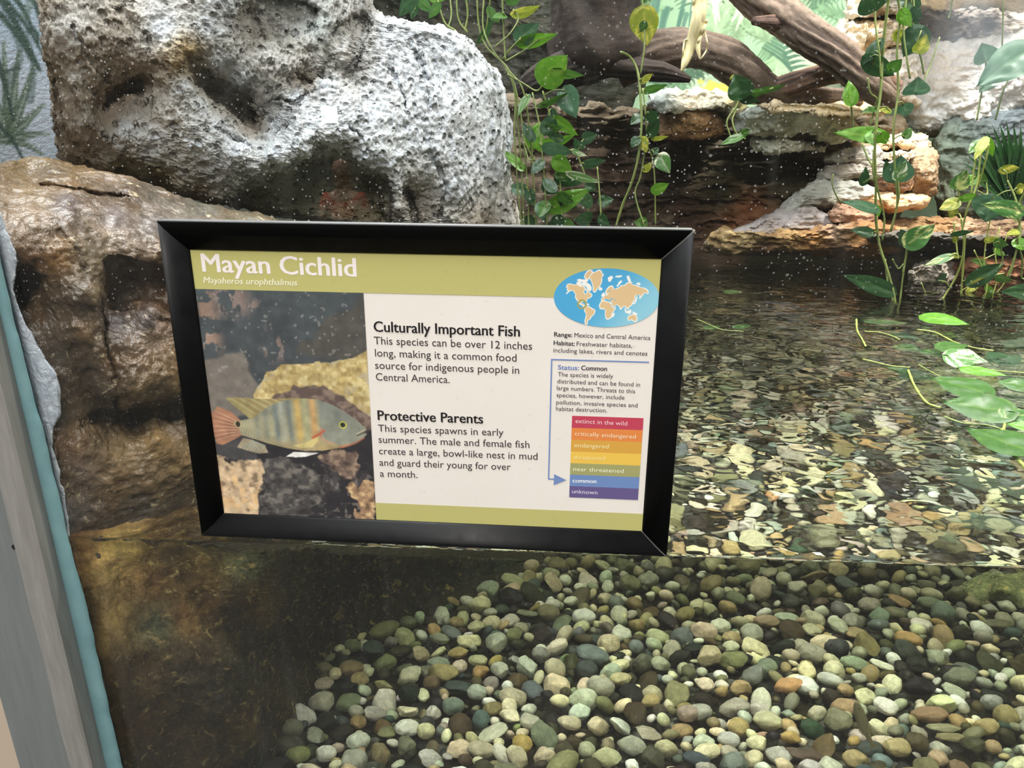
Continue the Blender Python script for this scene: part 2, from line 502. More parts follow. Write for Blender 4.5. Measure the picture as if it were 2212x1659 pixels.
def build_water():
    x0, x1, y0, y1, z0 = -.62, 2.6, WY, 2.75, -.75
    ys = [y0, y0+.0006, y0+.0013, y0+.0022, y0+.0034, y0+.005, y0+.008, y0+.013, y1]      # the surface creeps a little up the glass
    zs = [.0030*math.exp(-(y-y0)/.0021) for y in ys[:-1]]+[0]
    n = len(ys); V = []
    for x in (x0, x1): V += [(x, y, z) for y, z in zip(ys, zs)]+[(x, y1, z0), (x, y0, z0)]
    k = n+2; f = [[i, i+1, k+i+1, k+i] for i in range(k-1)]+[[k-1, 0, k, 2*k-1], list(range(k-1, -1, -1)), list(range(k, 2*k))]
    o = make('water', V, f, [water_material(True), water_material(False)], smooth_=False)
    bm = bmesh.new(); bm.from_mesh(o.data); bmesh.ops.recalc_face_normals(bm, faces=bm.faces[:]); bm.to_mesh(o.data); bm.free()
    for p in o.data.polygons:
        top = abs(p.normal.x) < .5 and p.normal.z > .05
        p.material_index = 0 if top else 1; p.use_smooth = False
    return tag(o, kind='structure')


water = build_water()

# ---- gravel floor of the tank under the loose pebbles
def bed_z(x, y):
    x = np.asarray(x, float); y = np.asarray(y, float)
    return -.452+.010*vnoise(np.stack([x*4, y*4, 0*x], -1), 5)-.12*smooth(1.1, 2.0, y)+.02*smooth(.5, -.1, x)*smooth(.2, .9, y)


def build_floor():
    xs = np.linspace(-.7, 2.7, 120); ys = np.linspace(.014, 2.8, 110); X, Y = np.meshgrid(xs, ys)
    Z = bed_z(X.ravel(), Y.ravel())-.010
    m = mat('gravel_silt', rough=.9, spec=.2); n = NB(m); v = n.coord()
    vo = n.voro(v, 55); n.put(n.b.inputs['Base Color'], n.mix(n.noise(v, 60, 4), L8(38, 33, 24), L8(70, 62, 46)))
    n.put(n.b.inputs['Normal'], n.bump(vo.outputs['Distance'], .8, .01))
    o = make('floor', np.stack([X.ravel(), Y.ravel(), Z], -1), quads(110, 120), m)
    return tag(o, kind='structure')


build_floor()

# ---- painted wall on the left: pale blue with palm fronds
def build_wall_left():
    c = Canvas(-.75, .065, -.75, .75, 330, 440, np.array([176, 200, 220])/255.)
    c.blend(np.clip(.5+1.2*c.noise(7, 4, 3), 0, 1)*.8, np.array([222, 230, 244])/255.)
    c.blend(smooth(-.28, -.62, c.V)*np.clip(.6+c.noise(9, 3, 9), 0, 1), np.array([120, 172, 200])/255.)
    dk, md, lt = np.array([70, 92, 84])/255., np.array([98, 120, 100])/255., np.array([200, 214, 208])/255.
    rnd = random.Random(4)
    return c, dk, md, lt, rnd


def left_wall():
    c, dk, md, lt, rnd = build_wall_left()
    # plane: passes behind the grey rock, turned a little towards the window
    O = at([(60, 200)], .56)[0]; ex = np.array([.90, .436, 0]); ez = np.array([0, 0, 1.])
    nrm = np.cross(ex, ez)
    def uv(px, py):
        d = rays([(px, py)])[0]; t = ((O-CAM)@nrm)/(d@nrm); q = CAM+d*t-O; return q@ex, q@ez
    def S(pts, w0, w1, col, a=1.): c.stroke([uv(*p) for p in pts], w0, w1, col, a)
    root = (18, 300)
    for tip, w in (((8, 90), .008), ((40, 110), .009), ((78, 130), .009), ((-40, 120), .008), ((95, 225), .009), ((105, 290), .008), ((92, 335), .007), ((-60, 230), .008), ((-80, 330), .007)):
        S([root, ((root[0]*.4+tip[0]*.6), (root[1]*.45+tip[1]*.55)-4), tip], w, .002, md, .9)
        S([root, ((root[0]*.4+tip[0]*.6)+2, (root[1]*.45+tip[1]*.55)-3), tip], .0014, .0008, lt, .7)
    for a, b, w in (((-10, -20), (85, 150), .006), ((20, -20), (70, 62), .005), ((0, 30), (68, 130), .005), ((12, 0), (95, 120), .004), ((0, 162), (45, 147), .0035), ((0, 272), (50, 345), .004), ((70, 62), (82, 92), .004), ((-30, 60), (30, 260), .005), ((60, -30), (100, 90), .005)):
        S([a, ((a[0]+b[0])/2+3, (a[1]+b[1])/2-4), b], w, w*.5, dk, .95)
    for k in range(14):
        x = rnd.uniform(-300, 90); y = rnd.uniform(-320, 300)
        S([(x, y), (x+rnd.uniform(-20, 30), y-70), (x+rnd.uniform(-40, 70), y-150)], .006, .002, md if k % 2 else dk, .45)
    m = paint_mat('mural_blue', .75, .8, 170, .004)
    o = c.mesh('wall_left', lambda u, v: O+np.outer(u, ex)+np.outer(v, ez), m)
    tag(o, kind='structure')


left_wall()

# ---- painted jungle on the back wall
def back_wall():
    Y = 2.55
    c = Canvas(-.2, 2.7, -.1, 1.2, 800, 420, np.array([150, 184, 150])/255.)
    c.blend(np.clip(.5+1.6*c.noise(3.0, 4, 2), 0, 1), np.array([176, 205, 172])/255.)
    c.blend(np.clip(-.1+1.4*c.noise(5.0, 4, 12), 0, 1), np.array([108, 146, 112])/255.)
    rnd = random.Random(11)
    pal = [np.array(q)/255. for q in ((196, 220, 186), (214, 230, 200), (128, 168, 128), (92, 128, 100), (170, 206, 160))]
    def P(px, py): q = at([(px, py)], Y)[0]; return q[0], q[2]
    def fern(a, b, n, ln, col, w=.007):
        a = np.array(P(*a)); b = np.array(P(*b)); ax = (b-a); L = np.linalg.norm(ax); ax /= L; nr = np.array([-ax[1], ax[0]])
        c.stroke([a, (a+b)/2+nr*.02, b], w*.6, w*.3, col*.7)
        for i in range(n):
            t = .06+.92*i/n; p = a+(b-a)*t
            for sgn in (1, -1):
                l = ln*(1-.75*t); q = p+(nr*sgn*.8+ax*.75)*l
                c.stroke([p, (p+q)/2+ax*.01, q], w, w*.25, col*rnd.uniform(.85, 1.08), .95, 10)
    for k in range(110):
        x, y = rnd.uniform(1150, 1950), rnd.uniform(-120, 190); an = rnd.uniform(0, 6.28)
        fern((x, y), (x+120*math.cos(an), y+90*math.sin(an)), 9, rnd.uniform(.05, .11), rnd.choice(pal)*rnd.uniform(.85, 1.05), .007)
    fern((1725, 170), (1722, 70), 9, .17, np.array([84, 120, 98])/255., .009)
    fern((1800, 178), (1700, 60), 10, .12, np.array([206, 226, 190])/255., .010)
    for k in range(30):                                                  # hanging pale blades
        x = rnd.uniform(1535, 1720); y = rnd.uniform(-60, 10)
        c.stroke([P(x, y), P(x+rnd.uniform(-6, 6), y+25), P(x+rnd.uniform(-14, 14), y+rnd.uniform(30, 62))], .010, .003, pal[k % 2], .9)
    for k in range(26):
        x = rnd.uniform(1390, 1520); y = rnd.uniform(-40, 50)
        c.stroke([P(x, y), P(x-8, y+30), P(x-14, y+70)], .009, .003, np.array([84, 124, 108])/255., .8)
    for k in range(40):                                                  # yellow blossom low behind the ledge
        x, y = rnd.gauss(1560, 30), rnd.gauss(186, 7); c.stroke([P(x, y), P(x+5, y+1)], .010, .007, np.array([206, 206, 96])/255., .8, 4)
    m = paint_mat('mural_jungle', .7, .25, 120, .004)
    o = c.mesh('wall_back', lambda u, v: np.stack([u, np.full(len(u), Y), v], -1), m)
    tag(o, kind='structure')
    x = make('wall_back.001', *box_vf(-1.9, 2.7, Y+.01, Y+.08, -.7, 2.3), mat('back_wall_dark', L8(96, 96, 84), .9), smooth_=False); tag(x, kind='structure')
    # plain continuation of the wall on both sides and upwards
    x = make('wall_right', *box_vf(2.62, 2.7, -.0, 2.6, -.7, 1.9), mat('wall_stone', L8(150, 140, 124), .9), smooth_=False); tag(x, kind='structure')


back_wall()


# ---- the frame at the left end of the window: beige wall, grey post, aluminium strip, blue-green sealant bead
def left_frame():
    m = mat('beige_paint', L8(196, 178, 158), .8)
    tag(make('wall_front', *box_vf(-1.6, -.4995, -.012, .05, -1.2, 1.4), m, smooth_=False), kind='structure')
    m = mat('grey_paint', L8(128, 134, 132), .42); n = NB(m); v = n.coord()
    n.put(n.b.inputs['Base Color'], n.mix(n.noise(n.mapping(v, (60, 60, 4)), 3, 5, .6), L8(106, 110, 109), L8(132, 136, 135)))
    post = make('window_post', *box_vf(-.4998, -.4285, -.020, .05, -1.2, 1.4), m, smooth_=False); bevel(post, .002)
    tag(post, 'grey painted post at the left end of the viewing window', 'post')
    hole = make('screw_hole', *tube_vf([(-.4365, -.0206, .008), (-.4365, -.0195, .008)], .0028, 14), mat('dark_hole', L8(22, 20, 18), .9), smooth_=False)
    hole.parent = post
    # aluminium strip: a shallow L section with a burred left edge
    zz = np.linspace(-1.0, 1.2, 500)
    edge = -.4325+.0016*fbm(np.stack([zz*14, 0*zz, 0*zz], -1), 4, 2)+.0022*smooth(.05, .25, zz)
    prof = [(0, -.0195), (0, -.0245), (.0012, -.0252), (.5, -.0248), (.9, -.0242), (1, -.0225), (1, -.001)]
    V = []
    for z, e in zip(zz, edge):
        for s, y in prof: V.append((e+(XG-e)*s if s >= .01 else e+s*.4, y, z))
    m = mat('brushed_aluminium', L8(170, 166, 160), .42, .5, .3); n = NB(m); v = n.coord()
    n.put(n.b.inputs['Base Color'], n.mix(n.noise(n.mapping(v, (30, 30, 3)), 4, 6, .7), L8(122, 118, 113), L8(190, 186, 181)))
    n.put(n.b.inputs['Roughness'], n.ramp(n.noise(n.mapping(v, (200, 200, 6)), 2, 4), [(.3, .32), (.7, .6)]))
    strip = make('metal_strip', V, quads(len(zz), len(prof)), m, smooth_=False)
    tag(strip, 'worn bare aluminium strip beside the grey post', 'strip')
    # bead of blue-green sealant between strip and rock
    zz = np.linspace(-.75, 1.2, 420); R = []
    wob = .0016*fbm(np.stack([zz*45, 0*zz, 0*zz], -1), 4, 6)
    right = np.interp(zz, [-.6, -.30, -.08, .005, .149, .221, .29, .5], [-.3865, -.3872, -.3872, -.3900, -.3922, -.3952, -.3960, -.400])+wob
    a = np.linspace(math.pi, 0, 9)
    V = []
    for z, r in zip(zz, right):
        cx, hw = (XG-.001+r)/2, (r-XG+.001)/2
        for q in a: V.append((cx+hw*math.cos(q), -.0002-.0048*math.sin(q), z))
    m = mat('sealant_blue_green', L8(122, 160, 164), .45); n = NB(m); v = n.coord()
    n.put(n.b.inputs['Base Color'], n.mix(n.noise(v, 30, 4), L8(104, 142, 148), L8(140, 178, 180)))
    n.put(n.b.inputs['Normal'], n.bump(n.noise(n.mapping(v, (1, 1, .3)), 90, 4), .25, .003))
    bead = make('sealant_bead', V, quads(len(zz), 9), m); tag(bead, 'smooth blue-green sealant bead along the metal strip', 'sealant')
    # smeared pale sealant behind the pane
    rows = [(430, -30, -8), (490, -22, 12), (560, -8, 40), (610, 4, 30), (650, 14, 33), (690, 24, 52), (730, 32, 76), (770, 40, 98), (810, 50, 124), (850, 60, 133), (890, 70, 132), (930, 80, 116), (965, 88, 112), (1000, 98, 128), (1040, 108, 133), (1080, 117, 141), (1120, 126, 149), (1160, 136, 151), (1176, 141, 146)]
    yy = np.linspace(430, 1176, 260); A = np.array(rows, float)
    lx = np.interp(yy, A[:, 0], A[:, 1]); rx = np.interp(yy, A[:, 0], A[:, 2])+5*fbm(np.stack([yy*.05, 0*yy, 0*yy], -1), 4, 3)
    V = []; nc = 16
    for q in np.linspace(0, 1, nc):
        px = lx+(rx-lx)*q; V.append(at(np.stack([px, yy], -1), np.full(260, .0135-.0022*math.sin(math.pi*q)+(.012 if q in (0., 1.) else 0))))
    V = np.stack(V, 1).reshape(-1, 3)
    V[:, 1] += .0012*fbm(V*np.array([140, 140, 40]), 4, 8)
    m = mat('sealant_pale', L8(196, 206, 222), .38); n = NB(m); v = n.coord()
    n.put(n.b.inputs['Base Color'], n.mix(n.noise(v, 60, 4), L8(196, 208, 228), L8(240, 246, 252)))
    n.put(n.b.inputs['Normal'], n.bump(n.noise(n.mapping(v, (1, 1, .45)), 120, 5, .6, 1.5), .8, .006))
    sm = make('smeared_sealant', V, quads(260, nc), m); tag(sm, 'white smear of sealant behind the glass along the brown rock', 'sealant')


left_frame()
# ---------------------------------------------------------------- rocks (artificial cement rock, painted)
M_GREY = rock_mat('grey_rock', .9, .26, .95, 1., .010, pit=1.3, spec=.15, coarse=14, fine=120, stain=L8(122, 112, 96), stain_amt=.25)
M_BROWN = rock_mat('wet_brown_rock', .7, .45, .24, .9, .006, fleck=L8(196, 180, 150), fleck_amt=.02, spec=.6, coarse=20, fine=150, stain=L8(112, 80, 42), stain_amt=.35)
M_SUNK = rock_mat('sunken_rock', .7, .6, .8, 1., .010, fleck=L8(190, 164, 112), fleck_amt=.05, spec=.3, coarse=18, fine=140, stain=L8(44, 38, 28), stain_amt=.6)
M_LIME = rock_mat('pale_limestone', .35, .22, .9, .7, .012, pit=.35, spec=.2, coarse=20, fine=110, stain=L8(120, 112, 88), stain_amt=.35)
M_STRATA = rock_mat('layered_rock', .35, .35, .7, .8, .012, spec=.3, coarse=16, fine=90, stretch=(1, 1, 3.2), stain=L8(72, 64, 46), stain_amt=.4)
M_OCHRE = rock_mat('ochre_rock', .35, .45, .8, .8, .012, fleck=L8(226, 190, 140), fleck_amt=.0, spec=.3, coarse=18, fine=110, stretch=(1, 1, 2), stain=L8(88, 58, 32), stain_amt=.5)


def grey_boulder():
    B = lambda px: .36+(px-100)/1000.*.58
    g = lambda px, py, d, c: (px, py, B(px)+d, c)
    lt, md, br, dk, wh, ol = (198, 203, 208), (180, 178, 174), (158, 150, 138), (122, 110, 92), (212, 218, 224), (126, 116, 80)
    out = [(60, -160), (78, -60), (86, 20), (98, 90), (106, 190), (116, 290), (126, 340), (160, 358), (235, 372), (330, 402), (410, 432), (520, 458), (640, 476), (760, 492), (880, 530), (1010, 540), (1130, 545), (1118, 440), (1106, 380), (1100, 300), (1096, 230), (1082, 165), (1050, 116), (1008, 72), (905, 46), (830, 26), (802, -10), (790, -150), (600, -230), (330, -240), (160, -220)]
    c = [g(90, 0, .04, br), g(105, 150, .04, dk), g(125, 300, .05, dk), g(180, 330, .02, dk), g(260, 370, .01, ol), g(340, 395, 0, ol), g(430, 430, -.02, dk), g(520, 440, -.02, (92, 92, 78)),
         g(150, 60, 0, md), g(160, 180, 0, md), g(180, 270, -.005, md), g(260, 60, -.03, br), g(215, 120, -.02, br), g(300, 140, -.045, br), g(350, 60, -.05, lt),
         g(232, 215, .015, (152, 138, 122)), g(262, 196, .015, (150, 136, 118)), g(300, 185, .02, br), g(225, 250, .02, (154, 142, 126)), g(330, 215, -.035, md), g(270, 280, -.02, lt), g(330, 320, -.03, lt), g(250, 320, -.005, md),
         g(385, 135, -.085, (168, 150, 118)), g(405, 112, -.08, (150, 130, 96)), g(395, 190, -.07, lt), g(440, 230, -.065, lt), g(480, 270, -.055, wh),
         g(428, 150, -.02, (146, 134, 116)), g(470, 185, .02, (150, 140, 124)), g(515, 225, .02, (152, 143, 128)), g(548, 262, .03, br),
         g(470, 130, -.045, lt), g(520, 165, -.03, lt), g(560, 200, -.01, md), g(590, 260, -.01, lt), g(450, 60, -.06, lt), g(490, 0, -.05, lt), g(400, 0, -.05, md),
         g(530, 30, .01, (128, 124, 116)), g(560, 80, .01, (120, 116, 108)), g(610, 95, .0, (130, 128, 120)), g(600, 20, .02, (148, 150, 146)), g(620, 140, -.03, md), g(690, 60, .0, (160, 164, 160)), g(740, 120, -.02, md), g(580, 130, -.025, md),
         g(650, 165, .0, br), g(668, 178, .0, br), g(700, 185, -.02, lt), g(640, 210, -.03, lt), g(755, 165, .0, md), g(785, 60, .015, md), g(770, 20, .015, md),
         g(430, 320, -.07, wh), g(520, 320, -.08, wh), g(600, 330, -.085, wh), g(655, 325, -.08, wh), g(480, 375, -.06, lt), g(400, 370, -.04, md), g(560, 378, -.07, lt), g(620, 352, -.075, wh),
         g(690, 262, -.06, wh), g(740, 280, -.06, wh), g(700, 300, -.065, wh), g(690, 328, -.03, lt),
         g(600, 395, .0, (150, 156, 140)), g(660, 360, .01, (156, 162, 150)), g(720, 350, .02, (156, 160, 150)), g(700, 420, .035, (158, 156, 132)), g(640, 440, .015, (150, 150, 126)), g(760, 400, .04, (160, 150, 122)), g(800, 400, .03, (120, 116, 92)), g(560, 430, .0, (96, 96, 78)), g(760, 460, .04, (146, 142, 114)), g(820, 460, .03, (146, 138, 110)),
         g(785, 345, -.05, wh), g(830, 360, -.06, wh), g(855, 400, -.055, lt), g(862, 450, -.05, md), g(880, 480, -.02, md), g(892, 430, .02, br), g(905, 470, .0, br),
         g(800, 250, -.045, wh), g(860, 150, -.02, lt), g(850, 70, .01, wh), g(930, 90, .01, lt), g(940, 200, -.03, lt), g(900, 290, -.045, wh), g(960, 330, -.04, lt), g(980, 400, -.03, lt), g(1000, 250, -.02, lt), g(1010, 130, .02, lt), g(1060, 200, .03, lt), g(1060, 350, .02, lt), g(1090, 430, .05, md), g(950, 470, -.01, md), g(1050, 480, .03, br), g(1085, 250, .06, lt),
         g(300, -150, .05, md), g(600, -150, .05, lt), g(760, -120, .05, lt)]
    rock('boulder', out, c, M_GREY, 'huge pale grey pitted boulder behind the sign, top left', 'rock', rings=250, seg=620, roll=.06, roll_at=.93, back=.35, nb=8,
         disp=((7, .012, 4), (34, .0045, 4, 'r'), (75, .0045, 4), (150, .0050, 4), (260, .0022, 2, 'r')), centre=(560, 230), seed=3, jag=.008, cluster=.7,
         carve=[([(402, 118), (440, 138), (490, 168), (545, 200), (556, 240), (556, 276), (530, 268), (496, 236), (462, 214), (430, 182), (404, 150)], .034, 12),
                ([(226, 216), (240, 196), (262, 176), (300, 158), (330, 166), (306, 190), (262, 206), (240, 236), (228, 246)], .024, 12),
                ([(524, 0), (560, -20), (640, -20), (700, 20), (690, 80), (640, 98), (600, 108), (566, 100), (540, 70)], .026, 12),
                ([(640, 158), (668, 156), (686, 176), (676, 190), (650, 188)], .016, 8),
                ([(548, 384), (600, 366), (650, 360), (664, 330), (700, 318), (760, 326), (776, 348), (790, 354), (824, 362), (846, 392), (852, 440), (850, 520), (540, 500), (500, 440)], .036, 9),
                ([(868, 408), (884, 402), (902, 440), (918, 520), (880, 520), (876, 450)], .03, 8),
                ([(790, 20), (806, 30), (790, 90), (762, 170), (742, 186), (700, 190), (676, 170), (690, 110), (720, 40)], .016, 12),
                ([(108, 150), (150, 180), (176, 240), (214, 300), (290, 346), (360, 390), (340, 420), (200, 390), (110, 350)], .022, 10)],
         grooves=[([(806, 24), (796, 70), (776, 130), (758, 172), (742, 190), (690, 196), (640, 218), (580, 214)], .010, 6), ([(160, 60), (180, 100), (200, 150), (232, 176)], .009, 7), ([(260, 20), (300, 60), (330, 100)], .010, 14), ([(480, 280), (520, 300), (536, 310)], .010, 8), ([(846, 150), (860, 180), (880, 250)], .010, 5), ([(760, 270), (784, 300), (800, 330)], .014, 5), ([(930, 330), (960, 400), (950, 470)], .012, 8), ([(900, 110), (926, 170), (930, 240)], .008, 5)])
    # narrow pillar showing past its right side
    rock('rock_pillar', [(1070, 150), (1092, 200), (1103, 300), (1108, 420), (1122, 520), (1060, 530), (1050, 300), (1050, 160)], [(1080, 180, 1.06, (190, 196, 200)), (1090, 320, 1.04, (176, 184, 190)), (1100, 480, 1.02, (168, 160, 146)), (1060, 300, 1.06, (180, 184, 188))],
         M_GREY, 'narrow grey rock rib peeking out behind the boulder, under the hanging vine', 'rock', rings=40, seg=120, roll=.04, back=.12, disp=((14, .014, 3), (60, .006, 3)), seed=8)


def brown_ledge():
    oc, br, dk, gy, lo, pu = (132, 112, 82), (92, 76, 56), (70, 60, 48), (124, 119, 114), (150, 126, 90), (112, 103, 99)
    out = [(-90, 356), (0, 350), (60, 343), (120, 348), (170, 362), (240, 374), (330, 404), (410, 434), (520, 457), (640, 477), (800, 486), (990, 498), (1000, 640), (900, 800), (760, 930), (640, 1040), (520, 1110), (400, 1170), (280, 1206), (190, 1208), (150, 1190), (142, 1120), (118, 1040), (104, 960), (92, 880), (70, 790), (40, 700), (4, 610), (-30, 520), (-90, 450)]
    c = [(0, 480, .03, (140, 116, 86)), (-40, 440, .06, oc), (30, 590, .022, br), (85, 750, .018, br), (110, 900, .018, dk), (130, 1030, .018, br), (146, 1120, .016, gy), (150, 1185, .016, gy),
         (120, 560, .036, (150, 112, 62)), (70, 560, .022, (128, 92, 56)), (165, 650, .028, br), (140, 760, .026, br), (195, 800, .040, br), (200, 560, .062, (126, 112, 86)), (212, 640, .046, (124, 108, 80)), (222, 730, .052, br), (180, 720, .03, (118, 92, 58)), (50, 610, .06, dk), (60, 640, .05, dk),
         (244, 632, .12, (118, 102, 84)), (300, 650, .13, (126, 102, 76)), (355, 655, .13, (134, 100, 70)), (262, 596, .11, (120, 102, 80)), (330, 610, .14, (120, 84, 50)), (290, 560, .10, (116, 96, 72)), (230, 520, .095, (134, 118, 96)), (350, 540, .12, (122, 98, 70)), (240, 668, .11, (104, 92, 78)), (360, 690, .12, (116, 92, 72)),
         (250, 700, .072, pu), (320, 690, .080, pu), (330, 740, .082, (120, 104, 88)), (380, 770, .10, (132, 112, 86)), (275, 800, .055, (110, 92, 70)), (232, 850, .046, br), (370, 830, .08, (122, 104, 70)), (300, 850, .056, (126, 104, 66)),
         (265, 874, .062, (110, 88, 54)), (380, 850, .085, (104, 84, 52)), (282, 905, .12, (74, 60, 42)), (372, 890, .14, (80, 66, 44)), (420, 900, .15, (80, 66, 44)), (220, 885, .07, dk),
         (190, 925, .046, lo), (258, 965, .068, (196, 168, 116)), (340, 950, .088, (188, 158, 104)), (250, 1035, .055, lo), (330, 1050, .078, (146, 124, 88)), (180, 1020, .030, (150, 130, 110)), (400, 1000, .12, (150, 124, 82)), (160, 960, .03, (120, 92, 66)),
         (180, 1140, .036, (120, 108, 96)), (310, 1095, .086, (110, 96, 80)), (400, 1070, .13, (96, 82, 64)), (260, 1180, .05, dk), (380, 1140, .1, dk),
         (60, 460, .055, (144, 122, 94)), (60, 400, .17, (140, 120, 84)), (60, 360, .28, (138, 118, 82)), (150, 440, .10, (120, 107, 98)), (150, 392, .21, (136, 114, 80)), (170, 370, .32, (140, 118, 84)), (180, 405, .20, (112, 92, 68)), (250, 468, .13, (122, 112, 105)), (250, 405, .27, (126, 110, 88)), (275, 420, .235, (96, 78, 58)), (330, 480, .165, (122, 114, 106)), (330, 420, .32, (104, 96, 80)), (440, 500, .21, (118, 110, 98)), (430, 445, .37, (112, 108, 92)), (560, 520, .28, (120, 112, 92)), (540, 465, .44, (104, 108, 92)), (640, 484, .52, (92, 92, 70)), (760, 492, .60, (76, 74, 52)), (900, 500, .72, (76, 74, 52)),
         (500, 700, .22, br), (600, 700, .3, br), (600, 900, .3, br), (500, 1000, .2, br), (720, 800, .42, br), (850, 650, .6, br)]
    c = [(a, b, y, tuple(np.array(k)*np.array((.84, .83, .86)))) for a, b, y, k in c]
    rock('rock_ledge', out, c, M_BROWN, 'wet brown and ochre rock ledge left of the sign, touching the glass', 'rock', rings=190, seg=380, roll=.02, roll_at=.97, back=.25, nb=6,
         disp=((13, .010, 4), (40, .0040, 3, 'r'), (95, .0026, 3), (220, .0012, 2)), centre=(330, 740), seed=6, cluster=.72,
         carve=[([(214, 560), (236, 548), (300, 566), (390, 586), (400, 690), (340, 672), (290, 662), (250, 668), (232, 650), (220, 610)], .026, 12),
                ([(160, 906), (220, 884), (265, 874), (330, 866), (420, 846), (440, 900), (380, 902), (300, 912), (220, 922)], .022, 10), ([(24, 586), (60, 580), (84, 600), (72, 640), (50, 668), (34, 640)], .012, 10),
                ([(60, 392), (120, 400), (180, 408), (240, 412), (290, 424), (240, 428), (160, 416), (90, 406)], .020, 5)],
         grooves=[([(216, 640), (224, 700), (236, 760), (250, 820), (252, 866)], .016, 10), ([(240, 668), (300, 676), (370, 700), (400, 720)], .010, 8), ([(130, 500), (160, 540), (180, 580)], .006, 10)])


def sunken_wall():
    b, y, d, g, k = (160, 120, 74), (206, 172, 106), (112, 90, 58), (120, 122, 94), (76, 62, 42)
    out = [(140, 1174), (300, 1178), (500, 1186), (700, 1192), (900, 1200), (1060, 1206), (1200, 1212), (1190, 1250), (1110, 1290), (1000, 1340), (900, 1392), (800, 1420), (720, 1460), (660, 1560), (620, 1680), (600, 1840), (450, 1860), (290, 1830), (262, 1660), (186, 1325)]
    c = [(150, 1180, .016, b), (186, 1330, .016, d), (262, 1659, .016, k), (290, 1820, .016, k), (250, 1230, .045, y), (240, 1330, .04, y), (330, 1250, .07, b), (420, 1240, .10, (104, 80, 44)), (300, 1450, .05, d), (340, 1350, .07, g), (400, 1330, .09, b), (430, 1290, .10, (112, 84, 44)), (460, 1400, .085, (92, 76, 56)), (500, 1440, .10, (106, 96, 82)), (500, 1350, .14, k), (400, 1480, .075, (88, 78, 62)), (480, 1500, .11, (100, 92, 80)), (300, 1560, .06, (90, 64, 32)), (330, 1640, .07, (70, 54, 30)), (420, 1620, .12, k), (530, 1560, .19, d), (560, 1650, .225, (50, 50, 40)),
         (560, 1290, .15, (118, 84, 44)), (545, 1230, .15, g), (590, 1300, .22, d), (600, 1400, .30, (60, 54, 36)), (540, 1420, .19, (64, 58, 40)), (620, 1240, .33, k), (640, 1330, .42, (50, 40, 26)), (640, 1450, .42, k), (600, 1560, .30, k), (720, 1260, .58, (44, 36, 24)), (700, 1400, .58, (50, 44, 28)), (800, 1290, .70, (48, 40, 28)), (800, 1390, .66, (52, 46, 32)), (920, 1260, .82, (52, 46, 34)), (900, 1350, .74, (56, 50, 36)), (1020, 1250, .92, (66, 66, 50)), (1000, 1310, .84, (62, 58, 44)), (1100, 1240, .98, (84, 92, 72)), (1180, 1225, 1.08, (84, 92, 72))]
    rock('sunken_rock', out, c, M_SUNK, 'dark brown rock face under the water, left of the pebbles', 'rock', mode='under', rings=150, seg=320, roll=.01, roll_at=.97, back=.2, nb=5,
         disp=((10, .016, 4, 'f', (1, 1, .45)), (34, .008, 3, 'r', (1, 1, .5)), (110, .003, 3)), centre=(520, 1400), seed=9, cluster=.75)


